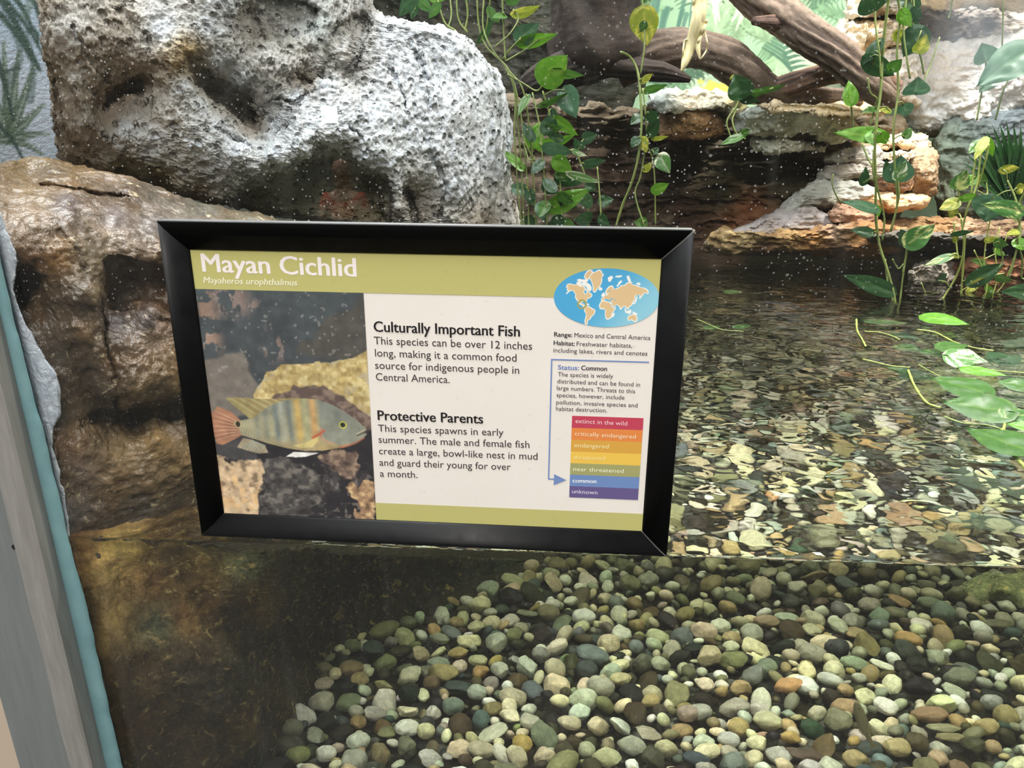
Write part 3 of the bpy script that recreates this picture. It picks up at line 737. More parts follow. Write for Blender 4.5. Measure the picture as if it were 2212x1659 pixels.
def back_rocks():
    def R(name, label, out, pts, m, Y, col, **k):
        c = [(p[0], p[1], Y+p[2], np.array(p[3] if len(p) > 3 else col, float)) for p in pts]
        if m is M_OCHRE: c = [(x, y, z, k*.78+.22*k.mean()) for x, y, z, k in c]
        a = dict(rings=46, seg=150, roll=.06, roll_at=.7, back=.2, disp=((8, .03, 4), (26, .014, 3, 'r'), (70, .006, 3)), seed=len(label), jag=.03); a.update(k)
        rock(name, out, c, m, label, 'rock', **a)
    # dark layered bank across the back
    R('rock_bank', 'dark layered rock bank across the back, between the hanging vines and the stone stack', [(1040, 232), (1250, 232), (1420, 226), (1640, 236), (1800, 250), (1960, 270), (1960, 400), (1900, 560), (1700, 600), (1500, 640), (1250, 650), (1060, 640)],
      [(1100, 300, .0), (1300, 260, .02, (96, 84, 66)), (1300, 330, .06, (88, 70, 56)), (1400, 310, .10, (76, 68, 54)), (1500, 320, .14, (64, 58, 46)), (1560, 350, .16, (92, 84, 64)), (1650, 330, .16, (78, 72, 56)), (1700, 380, .14, (96, 90, 68)), (1560, 420, .16, (82, 74, 50)), (1450, 400, .12, (60, 52, 40)), (1300, 420, .05, (70, 54, 44)), (1480, 470, .14, (70, 48, 36)), (1620, 460, .12, (140, 92, 60)), (1590, 480, .12, (132, 88, 58)), (1250, 480, .02), (1400, 540, .1), (1600, 580, .08), (1800, 560, .1), (1800, 300, .16)],
      M_STRATA, 1.80, (108, 98, 80), rings=100, seg=260, roll=.05, roll_at=.9, back=.3, disp=((5, .05, 4, 'f', (1, 1, 3.2)), (14, .035, 3, 'r', (.6, 1, 3.5)), (60, .007, 3)), seed=21, jag=.01)
    R('rock_slab', 'pale flat slab on top of the dark bank, left of the driftwood', [(1400, 196), (1460, 192), (1540, 196), (1612, 204), (1616, 218), (1560, 232), (1500, 240), (1440, 236), (1402, 226)], [(1420, 212, 0, (186, 196, 192)), (1500, 205, .06, (206, 198, 176)), (1500, 232, 0, (206, 196, 176)), (1590, 212, .03, (222, 208, 160)), (1540, 225, 0)], M_LIME, 1.62, (206, 200, 180), roll=.05, back=.4)
    R('rock_slab', 'thin cream slab under the driftwood, right of the pale slab', [(1630, 218), (1700, 216), (1800, 218), (1880, 222), (1920, 236), (1900, 246), (1840, 244), (1760, 236), (1690, 234), (1640, 228)], [(1650, 224, 0), (1740, 224, .0), (1850, 232, -.03, (224, 196, 150)), (1800, 226, 0, (232, 208, 164))], M_LIME, 1.60, (232, 212, 176), back=.4, roll=.03)
    R('rock', 'orange-brown rough rock under the pale slab', [(1424, 252), (1470, 238), (1530, 236), (1556, 252), (1560, 284), (1520, 298), (1460, 300), (1428, 290)], [(1440, 270, .02, (150, 116, 84)), (1500, 262, -.04, (166, 126, 76)), (1535, 250, 0, (120, 84, 50)), (1540, 280, .0, (150, 106, 58)), (1470, 290, 0, (150, 110, 64))], M_OCHRE, 1.66, (150, 116, 76))
    R('rock', 'whitish green-tinged limestone lump under the cream slab', [(1578, 260), (1596, 238), (1640, 230), (1720, 234), (1790, 246), (1830, 262), (1850, 290), (1800, 304), (1740, 296), (1690, 300), (1640, 290), (1588, 288)], [(1600, 262, -.02, (214, 222, 214)), (1660, 250, -.05, (208, 214, 204)), (1740, 262, -.05, (206, 212, 196)), (1810, 280, -.03, (178, 180, 150)), (1690, 290, .0, (150, 150, 124)), (1620, 284, 0, (190, 196, 178))], M_LIME, 1.66, (200, 206, 192), seed=5)
    R('rock', 'lower grey-white limestone lump under the green-tinged one', [(1622, 304), (1650, 294), (1700, 296), (1770, 312), (1790, 326), (1740, 332), (1690, 336), (1640, 328)], [(1640, 312, 0, (178, 182, 166)), (1700, 308, -.02, (196, 196, 180)), (1760, 320, 0, (170, 164, 144))], M_LIME, 1.70, (184, 184, 166))
    R('rock', 'dark shaded rock face behind the vines, between the boulder and the arched log', [(780, -120), (1000, -140), (1250, -140), (1380, -120), (1390, 60), (1384, 200), (1300, 262), (1150, 270), (1000, 200), (860, 120)], [(900, 0, .0), (1050, 60, .05), (1200, 60, .0), (1300, 0, .04), (1350, 150, .05), (1150, 180, .0), (1000, -80, .05)], M_STRATA, 1.95, (42, 44, 34), rings=60, seg=180, seed=61)
    st = [('tan top stone of the layered stack on the right', [(1846, 306), (1900, 296), (1990, 292), (2012, 298), (2010, 322), (1940, 324), (1860, 326)], (206, 186, 156), 1.86, M_LIME),
          ('grey-white second stone in the layered stack', [(1776, 346), (1812, 322), (1880, 318), (1905, 326), (1902, 344), (1850, 352), (1790, 356)], (192, 190, 184), 1.74, M_STRATA),
          ('pale pinkish stone right of the grey-white one in the stack', [(1898, 326), (1950, 320), (1982, 322), (1980, 346), (1930, 350), (1902, 346)], (214, 196, 172), 1.78, M_LIME),
          ('tan blocky stone at the right end of the layered stack', [(1972, 328), (2020, 326), (2022, 372), (2014, 420), (1968, 430), (1962, 380)], (178, 146, 108), 1.80, M_OCHRE),
          ('long grey stone with a brown underside, third in the stack', [(1764, 372), (1800, 354), (1880, 346), (1966, 350), (1966, 378), (1880, 392), (1800, 396), (1768, 388)], (176, 170, 160), 1.72, M_STRATA),
          ('brown stone below the pale pinkish one in the stack', [(1880, 372), (1930, 362), (1972, 372), (1970, 410), (1920, 420), (1884, 410)], (150, 112, 82), 1.74, M_OCHRE),
          ('sloping pale grey stone at the foot of the stack', [(1668, 462), (1700, 428), (1752, 398), (1810, 390), (1880, 398), (1890, 420), (1840, 436), (1780, 450), (1720, 460)], (182, 182, 172), 1.68, M_STRATA),
          ('peach coloured slab stone left of the tan block', [(1812, 432), (1880, 410), (1960, 418), (2000, 428), (1990, 446), (1900, 456), (1830, 452)], (222, 190, 148), 1.70, M_LIME),
          ('low purple-grey stone nearest the water on the left of the stack', [(1548, 516), (1610, 484), (1680, 458), (1750, 448), (1794, 456), (1816, 480), (1790, 504), (1700, 516), (1620, 520)], (168, 160, 158), 1.62, M_STRATA),
          ('round reddish-brown stone between the peach slab and the purple-grey stone', [(1782, 462), (1810, 440), (1850, 442), (1888, 462), (1880, 484), (1830, 486), (1796, 480)], (178, 134, 104), 1.60, M_OCHRE)]
    for i, (lab, o, col, Y, m) in enumerate(st):
        q = np.array(o, float); cx, cy = q.mean(0); w = np.ptp(q[:, 0]); h = np.ptp(q[:, 1]); rn = random.Random(i)
        v = lambda f: tuple(np.clip(np.array(col)*f, 0, 255))
        R('stone', lab, o, [(cx, cy, -.03), (cx-w*.3, cy, 0, v(.95)), (cx+w*.3, cy-h*.1, 0, v(1.05)), (cx, cy-h*.35, .02, v(1.08)), (cx, cy+h*.38, .01, tuple(np.clip(np.array(col)*np.array([.85, .75, .62]), 0, 255)))], m, Y, col, rings=30, seg=110, roll=.05, back=.18, seed=30+i, disp=((9, .022, 4), (30, .010, 3, 'r', (1, 1, 2)), (80, .005, 3)), group='stones of the layered stack')
    R('rock_shelf', 'long orange-ochre rock shelf along the far waterline', [(1526, 520), (1560, 496), (1640, 506), (1740, 496), (1830, 482), (1930, 484), (1960, 506), (1940, 544), (1850, 556), (1740, 552), (1640, 546), (1560, 540)], [(1550, 515, .02, (196, 164, 104)), (1620, 515, -.02, (190, 162, 108)), (1700, 510, -.02, (190, 148, 88)), (1760, 525, -.02, (176, 120, 56)), (1800, 500, -.01, (186, 150, 118)), (1860, 520, -.03, (164, 112, 58)), (1920, 515, -.02, (176, 120, 70)), (1650, 538, 0, (122, 84, 48)), (1800, 545, 0, (120, 76, 44))], M_OCHRE, 1.60, (190, 140, 76), rings=60, seg=200, back=.25, disp=((8, .03, 4, 'f', (1, 1, 2.5)), (26, .014, 3, 'r', (1, 1, 2.5)), (70, .006, 3)))
    R('rock_shelf', 'brown flat rock shelf above the long dark stone, right', [(1900, 476), (1990, 466), (2100, 478), (2240, 486), (2260, 512), (2120, 516), (2000, 510), (1910, 504)], [(1940, 488, 0, (160, 124, 78)), (2040, 484, .0, (170, 124, 72)), (2150, 494, 0, (134, 104, 74)), (2080, 508, -.02, (190, 150, 116))], M_OCHRE, 1.74, (150, 114, 76))
    R('stone', 'long dark grey stone lying along the far waterline, right', [(1880, 512), (1960, 506), (2060, 510), (2150, 512), (2250, 516), (2260, 552), (2120, 552), (2000, 550), (1900, 552)], [(1900, 528, 0, (104, 98, 88)), (1980, 528, -.03, (112, 106, 98)), (2080, 530, -.02, (92, 88, 80)), (2180, 530, 0, (84, 74, 60))], M_STRATA, 1.58, (98, 92, 84))
    R('stone', 'rounded grey stone standing in the water below the long dark one', [(1958, 590), (1980, 566), (2020, 560), (2056, 576), (2062, 612), (2020, 628), (1970, 622)], [(1980, 590, -.02, (150, 142, 130)), (2030, 590, -.03, (140, 130, 118)), (2010, 570, 0, (166, 158, 146)), (2010, 620, 0)], M_LIME, 1.44, (136, 126, 112))
    R('stone', 'rust-orange stone at the waterline by the right edge', [(2050, 584), (2100, 566), (2180, 562), (2250, 566), (2260, 640), (2160, 640), (2080, 628)], [(2080, 600, 0, (130, 80, 50)), (2140, 590, -.03, (168, 104, 58)), (2200, 600, -.02, (140, 84, 52)), (2160, 625, 0, (110, 70, 44))], M_OCHRE, 1.52, (140, 88, 54))
    # pale rocks at the top right
    R('boulder', 'big whitish boulder at the right, behind the tall vines', [(1956, 96), (2040, 92), (2130, 80), (2230, 62), (2290, 180), (2270, 330), (2150, 300), (2050, 300), (1970, 280), (1940, 190)], [(1980, 130, 0, (226, 222, 216)), (2060, 150, -.06, (232, 228, 224)), (2160, 140, -.08, (228, 226, 222)), (2100, 230, -.06, (216, 216, 214)), (2000, 240, -.02, (204, 208, 212)), (2200, 240, -.05, (214, 214, 210)), (2060, 280, 0, (150, 156, 156))], M_LIME, 2.05, (224, 220, 214), rings=70, seg=200, seed=41)
    R('boulder', 'whitish boulder overhanging at the top right corner', [(1950, -60), (2230, -70), (2260, 12), (2200, 14), (2100, 18), (2000, 22), (1960, 10)], [(2000, -10, 0), (2100, -10, -.06), (2200, -10, -.05), (2100, 10, 0, (196, 190, 178))], M_LIME, 1.95, (226, 220, 210), rings=50, seg=160, seed=43)
    R('rock', 'shaded grey-brown rock recess between the two whitish boulders', [(1950, 0), (2230, 0), (2260, 100), (2130, 96), (2040, 104), (1956, 108)], [(2000, 60, .05, (168, 154, 140)), (2120, 50, .08, (160, 150, 142)), (2200, 40, .05, (172, 164, 154))], M_STRATA, 2.15, (164, 152, 138), seed=44)
    for i, (lab, o, col, Y) in enumerate([('white top stone of the pillar behind the tall vines', [(1836, -40), (1990, -40), (1990, 26), (1920, 34), (1850, 40), (1822, 30)], (226, 220, 206), 2.0),
                                          ('white middle stone of the pillar, with a tan upper edge', [(1820, 46), (1900, 38), (1984, 40), (1986, 96), (1900, 104), (1838, 96), (1806, 80)], (216, 208, 192), 1.98),
                                          ('white lower stone of the pillar, right of the driftwood branch', [(1862, 108), (1986, 100), (1992, 210), (1960, 236), (1890, 220), (1856, 170)], (226, 222, 216), 2.0)]):
        q = np.array(o, float); cx, cy = q.mean(0); w = np.ptp(q[:, 0]); h = np.ptp(q[:, 1])
        R('stone', lab, o, [(cx, cy, -.04), (cx-w*.3, cy, 0), (cx+w*.3, cy, 0), (cx, cy-h*.38, .02, (206, 176, 132) if i == 1 else col), (cx, cy+h*.4, .02, (150, 130, 104))], M_LIME, Y, col, seed=50+i, group='stones of the white pillar', disp=((9, .03, 4), (26, .02, 3, 'r'), (70, .010, 3)))
    R('boulder', 'dark mossy rock at the right edge behind the fan palm', [(2010, 300), (2060, 250), (2140, 236), (2240, 220), (2280, 400), (2240, 490), (2120, 490), (2026, 470), (2014, 380)], [(2050, 330, 0, (92, 104, 92)), (2140, 300, .0, (84, 94, 92)), (2100, 420, -.02, (60, 70, 60)), (2050, 410, 0, (100, 110, 92)), (2200, 420, 0, (64, 70, 66)), (2180, 260, .02, (110, 120, 126))], M_STRATA, 1.98, (80, 90, 80), rings=60, seg=180, seed=46)
    # under water, far right: one big greenish boulder on the pebbles
    rock('boulder', [(2070, 1300), (2086, 1262), (2130, 1240), (2230, 1238), (2300, 1262), (2300, 1310), (2200, 1326), (2110, 1322)], [(2100, 1285, .95, (122, 128, 92)), (2160, 1275, .90, (136, 140, 100)), (2230, 1280, .92, (126, 130, 96)), (2160, 1312, .93, (90, 94, 66)), (2140, 1250, .99, (110, 116, 84))], M_SUNK, 'greenish boulder lying under water on the pebbles at the right edge', 'rock', mode='under', rings=50, seg=150, roll=.06, roll_at=.7, back=.2, disp=((9, .02, 4), (40, .006, 3)), seed=47)


grey_boulder(); brown_ledge(); sunken_wall(); back_rocks()
# ---------------------------------------------------------------- the information sign in its black frame, fixed on the glass
SIGN_O = np.array([0, 0, .179]); TILT = math.radians(-.86)
_ct, _st = math.cos(TILT), math.sin(TILT)
PY = -.0098                                            # face of the print


def sign_uv(px, py, y=PY):
    q = at([(px, py)], y)[0]-SIGN_O; x, z = q[0], q[2]
    return x*_ct+z*_st, -x*_st+z*_ct


def sign_pt(u, v, y):
    u = np.asarray(u, float); v = np.asarray(v, float)
    return np.stack([u*_ct-v*_st+SIGN_O[0], np.broadcast_to(np.asarray(y, float), u.shape), u*_st+v*_ct+SIGN_O[2]], -1)


OW, OH = .470/2, .3173/2
IU0, IU1, IV0, IV1 = -.2095, .2095, -.133, .133
RAIL_IN = (-.2095+.0007, .2095+.0007, -.1329, .1329)


def text_mesh(s, spacing=1., off=0., shear=0.):
    c = bpy.data.curves.new('lettering', 'FONT'); c.body = s; c.size = 1; c.space_character = spacing; c.offset = off; c.shear = shear
    c.resolution_u = 3; c.fill_mode = 'FRONT'
    o = bpy.data.objects.new('lettering', c); COL.objects.link(o)
    dg = bpy.context.evaluated_depsgraph_get(); dg.update()
    me = bpy.data.meshes.new_from_object(o.evaluated_get(dg))
    bpy.data.objects.remove(o); bpy.data.curves.remove(c)
    v = np.empty(len(me.vertices)*3); me.vertices.foreach_get('co', v); v = v.reshape(-1, 3)
    f = [tuple(p.vertices) for p in me.polygons]
    bpy.data.meshes.remove(me)
    return v, f


def build_sign():
    root = empty('information_sign', Vector(SIGN_O)); tag(root, 'black framed fish information sign mounted on the aquarium glass', 'sign')
    black = mat('black_frame', (.004, .004, .0042), .36, .16); nb = NB(black)
    nb.put(nb.b.inputs['Roughness'], nb.ramp(nb.noise(nb.coord(), 60, 4), [(.3, .34), (.7, .48)]))
    edge = mat('frame_edge_highlight', (.20, .20, .20), .22, .8)  # greyer than the rails: the edge's bright reflection is put into its colour
    alu = mat('frame_aluminium', L8(160, 158, 152), .35, .5, .6)
    # backing plate, seen only through the open mitres
    b = make('backing_plate', *box_vf(-OW+.0008, OW-.0008, -.0092, -.0006, -OH+.0008, OH-.0008), alu, smooth_=False)
    v = np.array([x.co for x in b.data.vertices]); w = sign_pt(v[:, 0], v[:, 2], v[:, 1])
    for x, p in zip(b.data.vertices, w): x.co = p
    fix_parent(b, root); b['label'] = 'bare aluminium backing showing in the open corner joints'
    # four mitred rails: outer lip, flat shoulder, slope down to the print
    prof = [(0, -.0006), (0, -.0118), (.0006, -.0134), (.0018, -.0142), (.006, -.0148), (.012, -.0143), (.018, -.0130), (.0235, -.0116), (.0252, -.0110), (.0257, -.0102), (.0257, -.0092)]
    W2 = OW*2; gap = {(1, 1): .0009, (1, -1): .0009, (-1, 1): .00025, (-1, -1): .0004}
    for side in ('top', 'bottom', 'left', 'right'):
        V = []
        iw, ih = OW, OH
        for k in (0, 1):
            for (d, y) in prof:
                if side in ('top', 'bottom'):
                    sv = 1 if side == 'top' else -1; su = -1 if k == 0 else 1
                    g = gap[(su, sv)]*(1.25-.5*d/.0257); tu = (OW-IU1)/(OH-IV1)
                    V.append((su*(OW-d*1.0-g), sv*(OH-d), y))
                else:
                    su = 1 if side == 'right' else -1; sv = -1 if k == 0 else 1
                    g = gap[(su, sv)]*(1.25-.5*d/.0257)
                    V.append((su*(OW-d), sv*(OH-d*1.0-g), y))
        V = np.array(V); n = len(prof)
        P = sign_pt(V[:, 0], V[:, 1], V[:, 2])
        f = quads(2, n).tolist(); f.append(list(range(n))); f.append(list(range(2*n-1, n-1, -1)))
        r = make('frame_rail', P, f, black, smooth_=False)
        bm = bmesh.new(); bm.from_mesh(r.data); bmesh.ops.recalc_face_normals(bm, faces=bm.faces[:]); bm.to_mesh(r.data); bm.free()
        r.data.materials.append(edge)
        for i, p in enumerate(r.data.polygons):
            p.use_smooth = len(p.vertices) == 4 and i > 1; p.material_index = 1 if i == 0 else 0
        fix_parent(r, root); r['label'] = side+' rail of the black frame'
    for su, sv in ((1, 1), (1, -1)):                       # bright corner keys showing through the two open mitres
        V = []
        for d, y in prof[1:]:
            for w in (-1, 1): V.append((su*(OW-d-.0012*w*.7), sv*(OH-d+.0012*w*.7), y+.0006))
        V = np.array(V); k = make('corner_key', sign_pt(V[:, 0], V[:, 1], V[:, 2]), quads(len(prof)-1, 2), alu, smooth_=False); fix_parent(k, root)
    # printed sheet
    paper = mat('print_paper', L8(240, 232, 222), .42, .35); n = NB(paper); v = n.coord('Object')
    sp = n.noise(v, 120, 5, .7); big = n.noise(v, 16, 4, .6)
    c = n.mix(n.ramp(sp, [(.62, 0.), (.78, .35)]), n.mix(big, L8(246, 238, 230), L8(236, 228, 218)), L8(168, 162, 156))
    n.put(n.b.inputs['Base Color'], c)
    def plate(name, u0, u1, v0, v1, y, m, parent, poly=None, th=0.):
        p = np.array(poly if poly is not None else [(u0, v0), (u1, v0), (u1, v1), (u0, v1)], float)
        k = len(p); P = np.vstack([sign_pt(p[:, 0], p[:, 1], y), sign_pt(p[:, 0], p[:, 1], y+.00004)])
        ar = sum(p[i-1, 0]*p[i, 1]-p[i, 0]*p[i-1, 1] for i in range(k))
        f = [list(range(k)) if ar > 0 else list(range(k-1, -1, -1)), list(range(2*k-1, k-1, -1)) if ar > 0 else list(range(k, 2*k))]
        f += [[i, k+i, k+(i+1) % k, (i+1) % k] for i in range(k)]
        o = make(name, P, f, m, smooth_=False)
        fix_parent(o, parent); return o
    sheet = plate('printed_sheet', IU0-.003, IU1+.003, IV0-.003, IV1+.003, PY+.0002, paper, root)
    def child(o): o.location = Vector(o.location)+Vector(root.location)-Vector(root.location); return o
    class Par:                                           # sheet and root share their origin
        location = root.location
    def sub(o): o.parent = sheet; o.location = (0, 0, 0); return o
    # (sheet sits at location -SIGN_O under the root, so its children keep plain world vertices)
    def ink(name, poly, m, lift=1):
        p = np.array(poly, float); k = len(p); P = sign_pt(p[:, 0], p[:, 1], PY-.00003*lift)
        ar = sum(p[i-1, 0]*p[i, 1]-p[i, 0]*p[i-1, 1] for i in range(k))
        o = make(name, P, [list(range(k)) if ar > 0 else list(range(k-1, -1, -1))], m, smooth_=False); return sub(o)
    uv = sign_uv
    def inkmat(name, rgb, rough=.42): 
        m = mat(name, L8(*rgb), rough, .35); q = NB(m); vv = q.coord()
        q.put(q.b.inputs['Base Color'], q.mix(q.ramp(q.noise(vv, 110, 5, .7), [(.60, 0.), (.8, .4)]), L8(*rgb), tuple(.55*x for x in L8(*rgb)))); return m
    olive = inkmat('olive_ink', (196, 190, 120))
    pu0 = uv(790, 633)[0]-.0; pu = (uv(790, 633)[0]+uv(809, 1125)[0])/2
    hv = (uv(430, 620)[1]+uv(790, 633)[1]+uv(1180, 646)[1])/3
    fv = (uv(812, 1084)[1]+uv(1388, 1112)[1])/2
    ink('header_band', [(IU0-.002, hv), (IU1+.002, hv), (IU1+.002, IV1+.002), (IU0-.002, IV1+.002)], olive)
    ink('footer_band', [(pu, IV0-.002), (IU1+.002, IV0-.002), (IU1+.002, fv), (pu, fv)], olive)
    # ---- photograph of the fish
    cv = Canvas(IU0-.001, pu, IV0-.001, hv, 330, 470, np.array([74, 80, 82])/255.)
    A = lambda *q: np.array(q)/255.
    X = lambda pts: [uv(*p) for p in pts]
    cv.blend(smooth(.30, .7, .5+.5*cv.noise(30, 3, 5))*.5, A(60, 62, 64))
    cv.blend(cv.soft(cv.inside(X([(405, 780), (520, 760), (560, 830), (540, 900), (430, 900)]), .006, 60), 14), A(124, 116, 106))
    cv.blend(cv.soft(cv.inside(X([(700, 690), (800, 640), (806, 780), (720, 780), (640, 770)]), .008, 60), 16)*.6, A(88, 80, 70))
    for k, (x0, x1, y0, y1, th) in enumerate(((416, 500, 622, 790, -.10), (455, 560, 618, 705, -.16), (510, 590, 640, 770, .08), (560, 640, 720, 800, .18))):
        box = smooth(0, .006, cv.U-uv(x0, y0)[0])*smooth(0, .016, uv(x1, y1)[0]-cv.U)*smooth(0, .006, uv(x0, y0)[1]-cv.V)*smooth(0, .022, cv.V-uv(x1, y1)[1])
        cv.blend(box*smooth(th, th+.16, cv.noise(130, 4, 20+k, .8, .6))*.85, A(150, 128, 118) if k else A(164, 132, 112))
    cv.blend(smooth(.52, .6, cv.noise(260, 2, 31))*smooth(uv(500, 900)[1], uv(500, 800)[1], cv.V)*.5, A(160, 156, 150))
    # yellow rock and its dark underside
    cv.poly(X([(545, 862), (556, 832), (575, 806), (610, 790), (690, 782), (745, 776), (775, 770), (790, 758), (812, 752), (815, 920), (780, 905), (745, 882), (700, 862), (640, 858), (560, 872)]), A(196, 172, 112), 2, .003, 160, 7)
    rk = cv.soft(cv.inside(X([(545, 862), (556, 832), (575, 806), (610, 790), (690, 782), (745, 776), (775, 770), (790, 758), (812, 752), (815, 920), (780, 905), (745, 882), (700, 862), (640, 858), (560, 872)]), .003, 160, 7), 1)
    nz = cv.noise(210, 4, 41)
    cv.blend(rk*smooth(0, .5, nz)*.8, A(232, 214, 156)); cv.blend(rk*smooth(0, .5, -nz)*.6, A(146, 120, 74))
    cv.blend(rk*smooth(.1, .5, cv.noise(70, 3, 44))*.6, A(186, 178, 160))
    cv.poly(X([(560, 864), (640, 838), (700, 834), (740, 852), (770, 884), (808, 906), (812, 960), (740, 930), (700, 880), (620, 868)]), A(98, 80, 74), 4, .004, 120, 9)
    rk = cv.soft(cv.inside(X([(560, 864), (640, 838), (700, 834), (740, 852), (770, 884), (808, 906), (812, 960), (740, 930), (700, 880), (620, 868)]), .004, 120, 9), 3)
    cv.blend(rk*smooth(-.1, .4, cv.noise(190, 4, 46))*.7, A(150, 130, 112))
    # lower rocks
    low = [((408, 960), (440, 975), (500, 995), (560, 990), (566, 1020), (556, 1070), (552, 1130), (470, 1130)), ((690, 985), (730, 968), (768, 975), (780, 1010), (760, 1040), (720, 1020)), ((752, 1052), (790, 1040), (815, 1042), (815, 1130), (770, 1130), (770, 1080)), ((560, 1000), (600, 985), (640, 1000), (700, 1030), (700, 1080), (640, 1130), (556, 1130), (570, 1060))]
    cols = [(A(206, 176, 140), A(236, 206, 164)), (A(110, 90, 80), A(160, 136, 112)), (A(168, 132, 100), A(226, 192, 140)), (A(76, 72, 70), A(120, 114, 106))]
    cv.poly(X([(408, 930), (820, 930), (820, 1140), (400, 1140)]), A(44, 42, 44), 10)
    cv.poly(X([(440, 930), (540, 930), (560, 1000), (450, 985)]), A(70, 68, 68), 10)
    under = smooth(uv(600, 985)[1], uv(600, 1015)[1], cv.V); cv.blend(under*smooth(.0, .4, cv.noise(110, 5, 91))*.55, A(92, 86, 84)); cv.blend(under*smooth(.22, .5, cv.noise(240, 3, 93))*.6, A(140, 128, 120))
    for q, (a, b) in zip(low, cols):
        m_ = cv.soft(cv.inside(X(q), .007, 130, 12), 3); cv.blend(m_, a); nz = cv.noise(180, 4, int(q[0][0])); cv.blend(m_*smooth(-.05, .45, nz), b); cv.blend(m_*smooth(.1, .5, -nz)*.7, a*.55)
    m_ = cv.soft(cv.inside(X([(470, 1020), (560, 1010), (560, 1130), (470, 1130)]), .004, 150, 13), 4); cv.blend(m_*smooth(.0, .4, cv.noise(160, 4, 77))*.8, A(238, 196, 140)); cv.blend(m_*smooth(.2, .5, cv.noise(60, 3, 78))*.6, A(204, 146, 104))
    # the fish
    tail = [(524, 912), (500, 890), (470, 878), (457, 893), (460, 930), (468, 958), (482, 961), (505, 950), (526, 938)]
    dors = [(486, 860), (510, 858), (536, 860), (580, 862), (640, 859), (690, 863), (650, 868), (590, 876), (560, 900), (540, 905), (510, 880)]
    anal = [(525, 946), (512, 966), (530, 972), (560, 980), (580, 978), (572, 962), (545, 950)]
    pelv = [(618, 986), (634, 976), (676, 978), (690, 978), (660, 987), (640, 988)]
    body = [(520, 908), (545, 904), (560, 893), (580, 878), (610, 866), (650, 861), (690, 865), (720, 876), (750, 893), (775, 912), (790, 925), (791, 929), (785, 934), (793, 938), (785, 945), (768, 956), (740, 966), (700, 973), (660, 974), (620, 968), (580, 958), (545, 947), (522, 940), (516, 924)]
    for q, a, b in ((tail, A(168, 138, 100), A(190, 108, 92)), (dors, A(160, 146, 96), A(178, 122, 90)), (anal, A(164, 150, 122), A(150, 186, 198))):
        cv.poly(X(q), a, 1); 
        mk = cv.soft(cv.inside(X(q)), 1); cv.blend(mk*smooth(uv(500, 0)[0], uv(470, 0)[0], cv.U)*(.45 if q is tail else .0), b)
        for t in np.linspace(.05, .95, 13):
            if q is tail: s_, e_ = (524, 916+t*20), (462+6*abs(t-.5), 884+t*72)
            elif q is dors: s_, e_ = (545+t*110, 895-t*28), (488+t*150, 860+t*2)
            else: s_, e_ = (545+t*30, 950+t*12), (515+t*50, 968+t*9)
            cv.stroke(X([s_, ((s_[0]+e_[0])/2, (s_[1]+e_[1])/2-1), e_]), .0004, .0003, b*.8 if int(t*13) % 2 else A(206, 196, 158), .6, 8)
    mk = cv.soft(cv.inside(X(body)), 1)
    cv.blend(mk, A(172, 164, 126))
    top = smooth(uv(620, 925)[1], uv(620, 872)[1], cv.V); cv.blend(mk*top*.7, A(128, 130, 116))
    cv.blend(mk*smooth(uv(620, 940)[1], uv(620, 972)[1], cv.V)*.8, A(176, 148, 96))
    U = cv.U; fx = lambda px: uv(px, 915)[0]
    band = lambda a, w: np.exp(-((U+.02*(cv.V-uv(600, 915)[1])-fx(a))/w)**2)
    midv = smooth(uv(600, 965)[1], uv(600, 940)[1], cv.V)
    for a, w, s_ in ((598, .0030, .75), (627, .0026, .7), (575, .0026, .35), (555, .003, .3)): cv.blend(mk*band(a, w)*midv*s_, A(88, 106, 112))
    for a, w, c_, s_ in ((646, .0040, A(222, 176, 84), .9), (662, .0030, A(186, 186, 120), .6), (678, .0034, A(222, 158, 84), .85), (612, .003, A(190, 196, 190), .5)): cv.blend(mk*band(a, w)*midv*s_, c_)
    sc_ = (np.sin(cv.U*2300+np.floor(cv.V*760)*math.pi)*.5+.5)*(np.sin(cv.V*760*6.283)*.5+.5); bodym = mk*smooth(fx(690), fx(676), U)
    cv.blend(bodym*sc_*.55, A(226, 222, 196)); cv.blend(bodym*smooth(.6, .95, 1-sc_)*.18, A(70, 70, 60))
    head = cv.soft(cv.inside(X([(690, 858), (720, 876), (750, 893), (775, 912), (796, 930), (796, 940), (768, 956), (735, 962), (702, 950), (690, 920)])), 5)*mk
    cv.blend(head, A(142, 144, 128)); cv.blend(head*smooth(uv(740, 920)[1], uv(740, 885)[1], cv.V)*.5, A(112, 118, 112))
    cv.stroke(X([(694, 925), (692, 940), (702, 953), (720, 958)]), .0012, .0008, A(196, 128, 110), .6)
    cv.stroke(X([(735, 966), (765, 958), (786, 946)]), .0016, .0008, A(186, 118, 92), .7)
    cv.stroke(X([(676, 946), (690, 938), (700, 930)]), .0014, .0012, A(204, 96, 70), .8)
    cv.poly(X([(632, 962), (660, 956), (690, 942), (686, 954), (676, 966), (650, 968)]), A(214, 196, 128), 2)
    cv.poly(X(pelv), A(240, 236, 228), 1)
    cv.stroke(X([(772, 941), (782, 936), (793, 934)]), .0007, .0006, A(84, 74, 62), .9)
    cv.stroke(X([(772, 937), (784, 930), (790, 928)]), .0007, .0006, A(196, 182, 150), .8)
    for r, c_ in ((.0042, A(120, 126, 98)), (.0038, A(206, 200, 92)), (.0026, A(52, 56, 52)), (.0010, A(32, 34, 34))):
        q = uv(740.5, 918); cv.blend(np.clip((r-np.hypot(cv.U-q[0], cv.V-q[1]))/cv.du+.5, 0, 1), c_)
